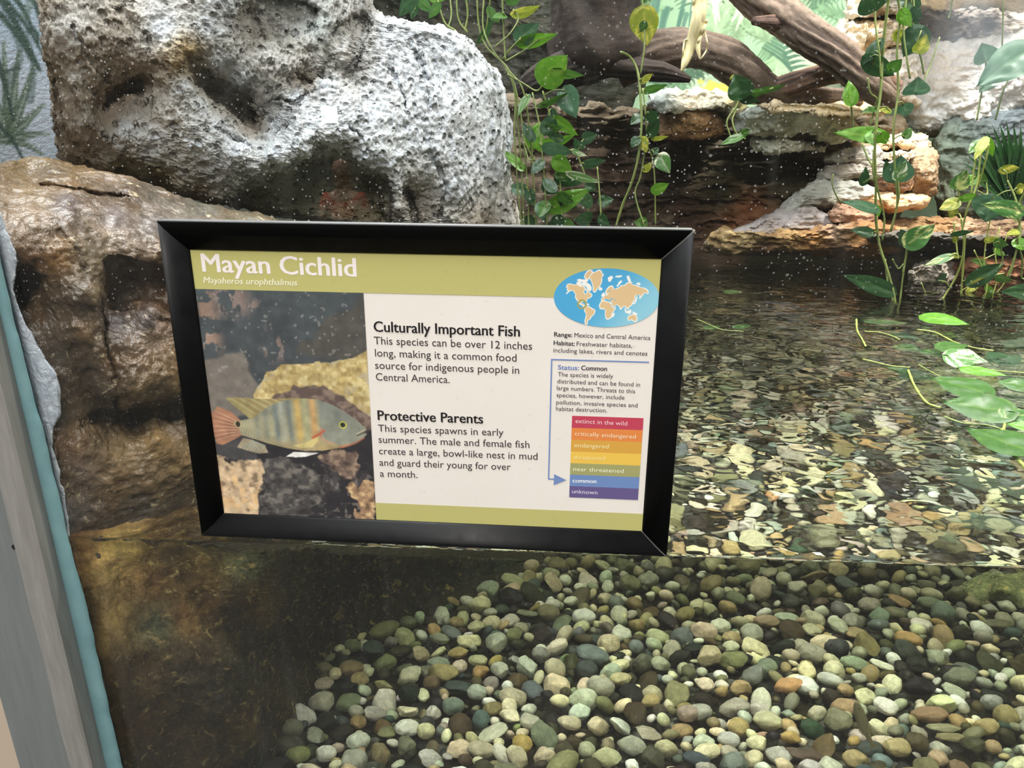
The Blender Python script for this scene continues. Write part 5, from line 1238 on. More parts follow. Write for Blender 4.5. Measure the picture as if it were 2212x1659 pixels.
def log_mesh(pts, Y, rad, col, col2, m=None, n=150, seg=56, ridge=.22, freq=5., seed=1, twist=1.2, name='log', parent=None):
    """pts: picture positions along the axis, Y: depths, rad: radii in picture dots"""
    p = spline(np.array([(x, y, d, r) for (x, y), d, r in zip(pts, Y, rad)], float), n)
    C = at(p[:, :2], p[:, 2]); R = p[:, 3]*np.linalg.norm(C-CAM, axis=1)/F
    v, f = tube_vf(C, R, seg)
    th = np.tile(np.linspace(0, 2*math.pi, seg, endpoint=False), n); s = np.repeat(np.r_[0, np.cumsum(np.linalg.norm(np.diff(C, axis=0), axis=1))], seg)
    a = th+twist*s*2
    q = np.stack([np.cos(a)*freq*.6, np.sin(a)*freq*.6, s*3.2+seed], -1)
    h = ridged(q, 4, seed)-.4; h2 = fbm(np.stack([np.cos(a)*1.2, np.sin(a)*1.2, s*5+seed], -1), 3, seed+4)
    ctr = np.repeat(C, seg, 0); rr = np.repeat(R, seg)
    v = ctr+(v-ctr)*(1+ridge*h+.22*h2)[:, None]
    t = np.clip(.5+.9*h, 0, 1)[:, None]
    cols = lin(np.array(col)/255.)*(t)+lin(np.array(col2)/255.)*(1-t)
    o = make(name, v, f, m or BARK, cols=cols, loc=C.mean(0))
    if parent: fix_parent(o, parent)
    return o


def driftwood():
    a = log_mesh([(1596, -40), (1640, 0), (1700, 46), (1752, 82), (1806, 118), (1850, 158), (1890, 190), (1925, 215)], [1.62, 1.60, 1.56, 1.52, 1.5, 1.5, 1.52, 1.55], [33, 33, 34, 32, 32, 31, 30, 20], (142, 124, 108), (64, 50, 42), seed=3, name='driftwood_branch')
    st = log_mesh([(1690, 52), (1655, 48), (1628, 46)], [1.55, 1.52, 1.50], [16, 12, 8], (120, 92, 76), (58, 44, 38), n=40, seed=5, name='side_stub')
    fix_parent(st, a)
    lw = log_mesh([(1930, 196), (1870, 158), (1820, 152), (1760, 168), (1700, 186), (1640, 198)], [1.56, 1.54, 1.56, 1.58, 1.6, 1.62], [20, 22, 24, 20, 20, 12], (134, 104, 84), (62, 48, 42), seed=8, name='lower_fork', n=110)
    fix_parent(lw, a)
    tag(a, 'forked grey-brown driftwood branch slanting down to the stone stack, top right', 'driftwood')
    b = log_mesh([(1330, 150), (1390, 118), (1450, 106), (1510, 108), (1570, 132), (1620, 168), (1670, 200), (1760, 208), (1880, 212)], [1.56, 1.56, 1.56, 1.57, 1.58, 1.60, 1.62, 1.64, 1.66], [36, 40, 36, 34, 36, 34, 26, 18, 12], (112, 96, 82), (66, 54, 46), seed=12, freq=3.6, name='driftwood_log')
    tag(b, 'thick arched driftwood log lying behind the pale slab', 'driftwood')
    c = log_mesh([(1290, -80), (1288, 0), (1287, 50), (1288, 95), (1292, 130), (1296, 158), (1298, 172)], [1.5]*7, [84, 82, 84, 88, 84, 58, 14], (58, 48, 42), (30, 25, 22), seed=16, freq=4, ridge=.14, name='silhouette_form')  # added dark form standing in for a silhouette reflected in the pane
    r1 = log_mesh([(1290, 130), (1360, 146), (1430, 156), (1490, 172)], [1.46, 1.46, 1.48, 1.5], [34, 24, 18, 6], (64, 54, 47), (34, 28, 25), seed=18, n=70, name='root')  # side arms of that added form, the silhouette's flared lower edge
    r2 = log_mesh([(1280, 130), (1220, 150), (1160, 172), (1120, 200)], [1.46, 1.44, 1.44, 1.46], [40, 34, 24, 12], (56, 47, 41), (30, 25, 22), seed=19, n=70, name='root')
    fix_parent(r1, c); fix_parent(r2, c)
    tag(c, 'added dark shape imitating a reflected silhouette behind the hanging vines, top centre', 'silhouette')
    # torn pale reed hanging in front of the log
    root = empty('dried_reed', Vector(at([(1500, 20)], .98)[0])); tag(root, 'torn pale yellow dried reed hanging in front of the arched log', 'reed')
    straw = mat('dried_straw', L8(222, 212, 160), .7); q = NB(straw); vv = q.coord(); q.put(q.b.inputs['Base Color'], q.mix(q.noise(q.mapping(vv, (1, 1, .12)), 240, 4), L8(186, 166, 106), L8(240, 232, 190)))
    for pts, rad in (([(1514, -30), (1508, 30), (1496, 85), (1484, 125), (1472, 155)], [11, 11, 10, 8, 2]), ([(1516, -30), (1516, 20), (1510, 60), (1508, 100), (1512, 130)], [8, 9, 7, 5, 1]), ([(1526, 44), (1518, 66), (1508, 90)], [3, 4, 3]), ([(1520, 60), (1528, 100), (1514, 128)], [1.6, 1.6, 1.2]), ([(1484, 85), (1478, 92), (1474, 130), (1472, 150)], [1.8, 1.8, 1.6, 1.2]), ([(1503, -20), (1496, 20), (1498, 28)], [2.4, 2, 1])):
        p = spline(np.array([(x, y, r) for (x, y), r in zip(pts, rad)], float), 40); C = at(p[:, :2], .98+.004*np.sin(np.arange(40)*.3)); R = p[:, 2]*np.linalg.norm(C-CAM, axis=1)/F
        v, f = tube_vf(C, R, 14); ctr = np.repeat(C, 14, 0); th = np.tile(np.arange(14), 40)
        v = ctr+(v-ctr)*(1+.28*fbm(np.stack([th*1.7, np.repeat(np.arange(40), 14)*.06, 0*th], -1), 3, 3))[:, None]*np.array([1, .7, 1])
        o = make('fibre_strand', v, f, straw); fix_parent(o, root)


driftwood()

# ---------------------------------------------------------------- pothos vines
def leaf_material():
    m = mat('leaf', rough=.38, spec=.42); n = NB(m); c = n.attr()
    c = n.mix(1, c, n.ramp(n.noise(n.coord(), 90, 3), [(.3, .85), (.7, 1.12)]), 'MULTIPLY')
    n.put(n.b.inputs['Base Color'], c)
    tr = n.N.new('ShaderNodeBsdfTranslucent'); n.put(tr.inputs[0], c); mx = n.N.new('ShaderNodeMixShader'); mx.inputs[0].default_value = .30
    n.L.new(n.b.outputs[0], mx.inputs[1]); n.L.new(tr.outputs[0], mx.inputs[2]); n.L.new(mx.outputs[0], n.N['Material Output'].inputs[0])
    return m


LEAF = leaf_material()
STEM = mat('vine_stem', L8(104, 122, 62), .45); _q = NB(STEM); _q.put(_q.b.inputs['Base Color'], _q.mix(_q.noise(_q.coord(), 20, 4), L8(74, 96, 44), L8(140, 150, 84)))
STEM_PALE = mat('vine_stem_pale', L8(140, 152, 78), .45)
KIND = {'b': ((88, 138, 38), (134, 168, 66)), 'm': ((58, 98, 36), (100, 130, 56)), 'd': ((38, 70, 38), (60, 94, 50)), 'y': ((128, 140, 46), (190, 182, 84)), 'p': ((66, 102, 74), (118, 146, 112)), 'v': ((66, 112, 54), (200, 204, 134)), 'w': ((84, 124, 66), (232, 232, 206))}
_rnd = random.Random(5)


def leaf_vf(b, t, width, up, kind, fold=.28, curl=.12, seed=0):
    nu, nv = 22, 13
    ax = t-b; L_ = np.linalg.norm(ax); ax = ax/L_
    side = np.cross(ax, up); side /= np.linalg.norm(side)+1e-9; nr = np.cross(side, ax)
    if nr@up < 0: nr = -nr
    s = np.linspace(0, 1, nu)[:, None]; q = np.linspace(-1, 1, nv)[None, :]
    prof = np.sin(math.pi*np.clip(s, 0, 1)**.62)**.75*(1-.45*s**3); prof = prof/prof.max()
    tip = np.where(s > .9, (1-s)/.1, 1)
    hw = width*.5*np.maximum(prof*(.25+.75*np.minimum(1, tip+.1)), .0005)
    al = s*L_-.16*L_*np.abs(q)**1.4*(1-s)**4*1.2+.0*q
    wv = .05*width*fbm(np.stack([np.broadcast_to(s*4, (nu, nv)).ravel()+seed, np.broadcast_to(q*2, (nu, nv)).ravel(), np.zeros(nu*nv)], -1), 2, 3).reshape(nu, nv)
    h = fold*np.abs(q)*hw-curl*L_*s**2.2-.10*hw*q**2+wv
    V = b+al[..., None]*ax+(hw*q)[..., None]*side+h[..., None]*nr
    a, c = (np.array(k)/255. for k in KIND[kind])
    vein = fbm(np.stack([np.broadcast_to(s*3-np.abs(q)*1.6, (nu, nv)).ravel()*2.4+seed*3.3, np.broadcast_to(q, (nu, nv)).ravel()*1.1+seed, np.zeros(nu*nv)], -1), 3, seed+2).reshape(nu, nv)
    t_ = smooth(.12, .40, vein) if kind in 'vwy' else smooth(.25, .7, vein)*.6
    t_ = np.maximum(t_, np.exp(-(q/.09)**2)*.55*(1-s*.6)+0*s)
    cols = lin(a)*(1-t_[..., None])+lin(c)*t_[..., None]
    return V.reshape(-1, 3), quads(nu, nv), cols.reshape(-1, 3)


def vine(name, label, Y, stems, leaves, group=None, r=3.4, pale=False, petiole=True):
    S3 = []; parts = []; allp = []
    for k, st in enumerate(stems):
        rr = r
        if isinstance(st, tuple): st, rr = st
        n = max(14, 6*len(st)); p = spline(np.array([(q[0], q[1], Y+(q[2] if len(q) > 2 else .012*math.sin(k*2.1+i))) for i, q in enumerate(st)], float), n)
        C = at(p[:, :2], p[:, 2]); R = rr*np.linalg.norm(C-CAM, axis=1)/F*.5
        R = R*(1+.18*vnoise(np.stack([np.arange(n)*.9, np.full(n, k*3.), np.zeros(n)], -1), 4))
        parts.append(tube_vf(C, R, 7)); allp.append((p, C))
    root = empty(name, Vector(allp[0][1][0])); tag(root, label, 'vine', group)
    lobjs = []
    for i, lf in enumerate(leaves):
        bx, by, tx, ty, w, kind = lf[:6]; tilt = lf[6] if len(lf) > 6 else _rnd.uniform(-35, 35); dY = lf[7] if len(lf) > 7 else _rnd.uniform(-.03, .03)
        b = at([(bx, by)], Y+dY)[0]; t = at([(tx, ty)], Y+dY+_rnd.uniform(-.03, .015))[0]
        vw = (b+t)/2-CAM; d = np.linalg.norm(vw); vw /= d
        ax = (t-b)/np.linalg.norm(t-b); up0 = -vw; up0 = up0-ax*(up0@ax); up0 /= np.linalg.norm(up0); sd = np.cross(ax, up0)
        if sd[2]*0+up0[2] < 0: pass
        a = math.radians(tilt); up = up0*math.cos(a)+sd*math.sin(a)
        v, f, c = leaf_vf(b, t, w*d/F/max(.35, abs(math.cos(a))), up, kind, seed=i+len(label), fold=_rnd.uniform(.12, .4), curl=_rnd.uniform(.04, .16))
        o = make('leaf', v, f, LEAF, cols=c, loc=b); fix_parent(o, root); lobjs.append(o)
        if petiole:
            best = None
            for p, C in allp:
                dd = np.hypot(p[:, 0]-bx, p[:, 1]-by); j = int(dd.argmin())
                if best is None or dd[j] < best[0]: best = (dd[j], C[j])
            if best[0] > 3:
                m_ = (best[1]+b)/2+np.array([0, -.004, .006 if best[0] < 60 else .012]); P = spline([best[1], m_, b], 10)
                parts.append(tube_vf(P, np.full(10, r*.36*d/F), 6))
    v, f = join_vf(parts)
    o = make('stem', v, f, STEM_PALE if pale else STEM, loc=allp[0][1][0]); fix_parent(o, root)
    return root


def vines():
    N = 'pothos_vine'
    vine(N, 'bundle of hanging vine stems draped over the boulder\'s right edge', 1.00,
         [[(1030, -20), (1034, 50), (1050, 100), (1098, 150), (1122, 230), (1134, 330), (1140, 420), (1142, 500)], [(1046, -20), (1044, 60), (1066, 110), (1106, 168), (1118, 260), (1126, 360), (1132, 500)], [(1096, 150), (1128, 190), (1144, 280), (1152, 380), (1158, 500)], ([(1060, -10), (1050, 60), (1036, 90)], 2.6), [(1092, 146), (1112, 200), (1112, 300), (1120, 420), (1128, 500)]],
         [(1125, 362, 1086, 320, 20, 'b', 30), (1148, 312, 1168, 262, 38, 'b', 10), (1134, 412, 1094, 404, 26, 'p', 20), (1142, 414, 1152, 446, 24, 'd'), (1168, 442, 1180, 482, 30, 'p', 10), (1150, 300, 1128, 262, 22, 'd', 20), (1140, 210, 1118, 250, 16, 'm', 40), (1150, 470, 1130, 498, 28, 'd'), (1056, 20, 1078, 52, 18, 'm', 30), (1036, 84, 1072, 34, 16, 'd', 50)])
    vine(N, 'leafy vine with bright heart-shaped leaves right of the hanging stem bundle', .96,
         [[(1096, 160), (1130, 180), (1158, 196), (1172, 186)], [(1150, 200), (1165, 270), (1172, 340), (1178, 420), (1182, 500)], [(1128, 290), (1140, 320), (1160, 352), (1176, 350)], [(1172, 196), (1190, 260), (1206, 350), (1212, 440), (1216, 498)], ([(1135, 320), (1142, 344), (1156, 344)], 2.6)],
         [(1174, 172, 1226, 120, 62, 'b', 5), (1196, 156, 1262, 168, 20, 'm', 40), (1222, 196, 1244, 256, 46, 'p', 15), (1170, 226, 1232, 200, 14, 'm', 55), (1168, 316, 1242, 296, 26, 'b', 25), (1180, 318, 1240, 332, 28, 'p', 25), (1238, 326, 1264, 338, 12, 'w', 30), (1204, 258, 1248, 296, 24, 'b', 20), (1178, 264, 1204, 290, 42, 'd', 10), (1200, 345, 1236, 372, 34, 'b', 10), (1232, 376, 1300, 398, 18, 'w', 35), (1206, 384, 1260, 400, 28, 'd', 20), (1194, 448, 1274, 408, 42, 'b', 0), (1212, 470, 1186, 486, 26, 'd'), (1196, 410, 1170, 382, 24, 'd', 20), (1210, 420, 1240, 440, 22, 'm', 30), (1212, 300, 1180, 290, 20, 'd', 20), (1218, 340, 1196, 322, 18, 'm', 20), (1176, 400, 1206, 418, 26, 'd', 15), (1180, 440, 1164, 470, 26, 'm', 15), (1216, 430, 1248, 452, 30, 'd', 15), (1206, 370, 1226, 392, 26, 'm', 10), (1170, 350, 1146, 376, 22, 'd', 25), (1214, 480, 1244, 492, 26, 'm', 20), (1182, 280, 1212, 276, 22, 'm', 25), (1190, 240, 1206, 262, 20, 'd', 20)])
    vine(N, 'pale sunlit leaves on a slanting vine above the leafy vine', .98,
         [[(1092, 132), (1130, 110), (1165, 84)], [(1085, 128), (1108, 100), (1124, 84)], ([(1070, 100), (1100, 74), (1120, 40), (1108, 20)], 3), [(1092, 132), (1088, 60), (1084, -20)]],
         [(1128, 92, 1206, 76, 26, 'b', 30), (1120, 84, 1164, 52, 40, 'p', 10), (1112, 30, 1168, 16, 20, 'y', 35), (1090, 34, 1064, 36, 12, 'm', 50), (1098, 0, 1130, -24, 30, 'm')])
    vine(N, 'vine at the top edge behind the boulder\'s crest', 1.12,
         [[(906, -30), (900, 0), (896, 20)], [(940, -30), (948, 10), (962, 50), (985, 66)], [(985, -20), (990, 40), (1010, 70)], [(1004, -20), (1010, 30), (1004, 66)], [(970, -20), (975, 30), (968, 60)]],
         [(893, -6, 860, 36, 28, 'd', 10), (905, -4, 936, 30, 22, 'm', 20), (900, 10, 886, 44, 16, 'd', 20), (948, 12, 924, 40, 18, 'm', 20), (930, -14, 962, 0, 26, 'b', 10), (1000, -10, 1032, -22, 24, 'd')])
    vine(N, 'shaded dark-leaved vine between the leafy vine and the thin single vine', 1.25,
         [[(1246, 330), (1268, 400), (1272, 500)], [(1290, 360), (1296, 430), (1300, 500)]],
         [(1262, 356, 1310, 346, 20, 'd'), (1262, 300, 1290, 290, 26, 'd'), (1256, 320, 1240, 300, 20, 'd'), (1276, 432, 1252, 440, 30, 'd'), (1296, 436, 1326, 430, 26, 'd'), (1274, 470, 1240, 476, 28, 'd'), (1296, 470, 1318, 488, 24, 'd'), (1268, 400, 1290, 410, 24, 'd')])
    vine(N, 'thin single vine hanging in front of the dark bank, left of the orange-brown rock', 1.12,
         [([(1340, 112), (1360, 122), (1376, 150), (1382, 190), (1386, 260), (1380, 330), (1366, 390), (1346, 440), (1330, 490)], 5), [(1384, -20), (1392, 40), (1392, 100), (1384, 160)], [(1388, 190), (1394, 240), (1396, 300), (1384, 380), (1372, 420), (1392, 490)], ([(1392, 300), (1412, 360), (1416, 490)], 2.6)],
         [(1390, 24, 1398, 100, 56, 'y', 10), (1390, 10, 1410, -10, 20, 'm'), (1394, 50, 1378, 70, 16, 'm'), (1386, 176, 1412, 160, 14, 'y', 40), (1392, 196, 1444, 184, 16, 'm', 40), (1402, 246, 1424, 270, 26, 'd', 10), (1384, 252, 1362, 268, 22, 'd'), (1404, 290, 1424, 256, 24, 'd', 10), (1386, 300, 1396, 330, 24, 'y', 20), (1426, 338, 1446, 374, 34, 'w', 10), (1412, 412, 1446, 398, 24, 'b', 20), (1392, 368, 1408, 350, 16, 'y', 20), (1378, 300, 1362, 318, 20, 'd'), (1394, 482, 1370, 480, 24, 'm'), (1412, 300, 1444, 296, 10, 'y', 30), (1412, 330, 1424, 318, 14, 'd')])
    vine(N, 'vine with a dark leaf pair spilling over the pale slab\'s right end', 1.50,
         [[(1626, 190), (1612, 200), (1600, 206), (1588, 240), (1582, 262), (1592, 290), (1610, 300)], [(1600, 206), (1590, 230), (1570, 262), (1578, 296)], ([(1640, 200), (1670, 190)], 2.6)],
         [(1602, 206, 1588, 160, 50, 'd', 10), (1612, 202, 1664, 194, 16, 'm', 45), (1604, 212, 1640, 220, 18, 'd', 30), (1640, 196, 1702, 188, 12, 'm', 50), (1598, 296, 1556, 312, 16, 'm', 30), (1600, 290, 1622, 280, 16, 'm', 20), (1580, 168, 1600, 164, 10, 'y', 20)])
    # right-hand curtain of vines
    vine(N, 'tall vine before the layered stack, with a long dark leaf just above the water', 1.20,
         [([(1922, -20), (1912, 60), (1906, 130), (1902, 200), (1894, 260), (1890, 320), (1892, 400), (1892, 470), (1900, 530), (1916, 580), (1932, 640), (1936, 694)], 5), [(1890, 14), (1892, 60), (1900, 120), (1903, 170)], [(1874, 168), (1880, 200), (1894, 214), (1888, 240), (1880, 270)], [(1838, 222), (1842, 260), (1844, 274)], [(1862, 310), (1874, 340), (1888, 365)], [(1888, 320), (1886, 370), (1896, 410), (1910, 470), (1906, 520)], ([(1920, 626), (1916, 600), (1912, 560)], 3.4), ([(1925, 628), (1930, 660), (1934, 690)], 3.6), ([(1800, 376), (1798, 400), (1812, 432), (1826, 440)], 2.4), [(1938, 690), (1944, 650), (1950, 600), (1960, 530)]],
         [(1891, 16, 1872, -24, 56, 'd', 10), (1900, 92, 1858, 142, 22, 'd', 25), (1880, 118, 1872, 150, 26, 'y', 10), (1874, 128, 1934, 168, 36, 'd', 15), (1838, 222, 1836, 172, 28, 'b', 25), (1904, 294, 1802, 284, 30, 'b', 20), (1884, 286, 1886, 314, 26, 'b', 10), (1904, 290, 1914, 312, 24, 'b', 10), (1890, 452, 1822, 432, 20, 'p', 30), (1888, 446, 1898, 470, 20, 'b', 20), (1882, 504, 1838, 494, 20, 'd', 20), (1920, 628, 1822, 594, 34, 'd', 10), (1864, 396, 1872, 360, 18, 'd', 20), (1920, 380, 1914, 346, 18, 'd'), (1922, 240, 1900, 236, 10, 'y', 30), (1892, 236, 1862, 240, 12, 'm', 40)])
    vine(N, 'vine beside the tall one, with a bright variegated leaf over the long dark stone', 1.14,
         [([(1938, -20), (1944, 40), (1938, 110), (1940, 200), (1930, 280), (1934, 380), (1938, 440), (1924, 500)], 4), [(1960, -20), (1952, 60), (1958, 120), (1966, 170)], [(1978, 100), (1988, 120), (1996, 160)], [(1962, 528), (1956, 560), (1950, 590)], ([(2030, 80), (2010, 140), (1998, 170), (1990, 190)], 2.8), ([(1938, 385), (1942, 420), (1936, 452)], 3.6), ([(1928, 560), (1940, 580), (1952, 570)], 2.6)],
         [(1942, 40, 1962, 30, 26, 'b', 10), (1948, 26, 1968, 58, 24, 'b', 20), (1990, 66, 1950, 122, 48, 'd', 10), (1984, 110, 2002, 76, 26, 'y', 20), (1976, 200, 1984, 168, 44, 'p', 15), (1938, 386, 1946, 336, 54, 'p', 10), (1938, 384, 1958, 348, 24, 'w', 20), (1962, 526, 2020, 486, 42, 'v', 5), (1958, 524, 1946, 496, 26, 'd', 10), (1954, 296, 1970, 276, 18, 'm'), (1924, 150, 1948, 130, 24, 'm', 20), (1952, 228, 1962, 250, 30, 'p', 20), (1936, 72, 1966, 92, 22, 'y', 20)])
    vine(N, 'vine with drooping yellow-green leaves in front of the dark mossy rock', 1.22,
         [[(2124, 300), (2112, 330), (2104, 366), (2098, 420)], [(2130, 304), (2118, 340), (2110, 400), (2090, 450), (2078, 500)], [(2136, 310), (2128, 350), (2112, 404)], ([(2070, 406), (2072, 430)], 2.6), ([(2130, 390), (2132, 420), (2112, 412)], 2.4), [(2076, 470), (2082, 520), (2078, 560), (2064, 600), (2040, 640), (2028, 660)], [(2086, 500), (2080, 580), (2076, 640)], ([(2060, 480), (2066, 530), (2070, 560)], 2.8)],
         [(2128, 302, 2104, 344, 18, 'y', 20), (2134, 302, 2144, 340, 16, 'b', 20), (2120, 308, 2092, 330, 22, 'm', 20), (2068, 404, 2088, 368, 32, 'v', 10), (2106, 386, 2084, 400, 22, 'b', 20), (2112, 380, 2134, 392, 20, 'm', 20), (2068, 436, 2028, 452, 24, 'y', 25), (2078, 430, 2112, 420, 14, 'b', 40), (2062, 464, 2050, 448, 18, 'y', 10), (2098, 608, 2172, 568, 32, 'd', 15), (2102, 612, 2142, 600, 14, 'y', 40), (2052, 554, 1996, 572, 16, 'v', 40), (2050, 552, 2080, 556, 10, 'y', 40), (2066, 520, 2058, 500, 12, 'y'), (2028, 606, 2048, 590, 14, 'd'), (2060, 506, 2108, 500, 10, 'd', 40)], pale=True)
    vine(N, 'low tangle of thin yellowish stems trailing into the water at the right', 1.30,
         [([(2140, 470), (2130, 520), (2126, 570), (2132, 620), (2120, 664)], 2.4), ([(2160, 490), (2150, 540), (2154, 600), (2140, 650)], 2.2), ([(2104, 540), (2120, 580), (2108, 620), (2114, 668)], 2.2), ([(2126, 560), (2160, 540), (2180, 500)], 2.0), ([(2060, 640), (2090, 620), (2126, 600), (2170, 590)], 2.0), ([(1990, 610), (2000, 640), (1994, 664), (2030, 634)], 2.2), ([(2190, 560), (2170, 610), (2150, 640), (2160, 668)], 2.0)],
         [(2130, 520, 2156, 512, 12, 'y', 30), (2126, 570, 2098, 560, 12, 'm', 30), (2150, 540, 2172, 552, 12, 'b', 20), (2108, 620, 2080, 632, 12, 'y', 30), (2154, 600, 2186, 606, 14, 'm', 30), (2132, 620, 2150, 640, 12, 'b', 20), (2000, 640, 2024, 650, 10, 'y', 40)], pale=True, r=2.2)
    vine(N, 'vine by the right edge with a bluish leaf in front of the mossy rock', 1.12,
         [([(2222, 400), (2206, 430), (2200, 460), (2204, 500), (2196, 540), (2180, 600)], 4), [(2176, 390), (2190, 420), (2200, 450)], [(2204, 470), (2198, 520), (2208, 560), (2206, 600)], ([(2160, 530), (2166, 560), (2158, 580)], 2.6)],
         [(2202, 456, 2124, 440, 30, 'v', 15), (2164, 366, 2204, 364, 16, 'y', 30), (2198, 500, 2176, 505, 12, 'y', 30), (2150, 524, 2178, 530, 18, 'm', 20), (2240, 632, 2164, 628, 30, 'd', 15), (2194, 520, 2212, 540, 20, 'b'), (2196, 410, 2216, 400, 18, 'y'), (2144, 430, 2126, 480, 56, 'p', 20)])
    vine(N, 'large pale leaf on a long stalk in front of the whitish boulder', .90,
         [([(2130, 130), (2128, 160), (2120, 200), (2110, 260)], 3), ([(2190, 120), (2182, 160), (2166, 200), (2150, 260)], 3), ([(2168, -20), (2166, 60), (2164, 130)], 2.6), ([(2060, -20), (2052, 30), (2048, 40)], 2.6)],
         [(2130, 128, 2122, 94, 38, 'p', 10), (2224, 108, 2112, 182, 64, 'p', 15), (2152, 168, 2116, 196, 26, 'p', 20), (2060, -16, 2030, -40, 30, 'm')])
    vine(N, 'dark vines at the very top beside the white pillar, thick with small leaves', 1.35,
         [([(1962, -30), (1968, 20), (1966, 60)], 5), [(1972, -30), (1974, 30), (1972, 70)], [(1952, -30), (1956, 20), (1950, 50)]],
         [(1966, -4, 1990, 14, 20, 'd'), (1966, 10, 1946, 24, 18, 'd'), (1972, 20, 1990, 40, 18, 'd'), (1962, 30, 1942, 46, 18, 'm'), (1970, 40, 1984, 62, 18, 'd'), (1956, 4, 1936, 0, 18, 'd'), (1970, -14, 1948, -20, 20, 'd')])
    # fan palm and its dark fronds at the right edge
    root = empty('fan_palm', Vector(at([(2190, 430)], 1.75)[0])); tag(root, 'dark fan palm with narrow upright blades at the right edge', 'palm')
    b0 = np.array([2186, 440.])
    for k in range(19):
        a = math.radians(-62+124*k/18); ln = 178-20*abs(k-9)/9
        e = b0+np.array([math.sin(a)*ln*.72, -math.cos(a)*ln]); s_ = b0+(e-b0)*.10
        b = at([s_], 1.75)[0]; t = at([e], 1.70+.01*(k % 3))[0]
        v, f, c = leaf_vf(b, t, .026, np.array([.3*math.sin(a), -.8, .5]), 'd', fold=.5, curl=.10, seed=k); o = make('frond_blade', v, f, LEAF, cols=c, loc=b); fix_parent(o, root)
    P = at(spline([(2186, 440), (2192, 480), (2200, 520)], 12), 1.75); v, f = tube_vf(P, .006, 8); o = make('stalk', v, f, STEM, loc=P[0]); fix_parent(o, root)


vines()


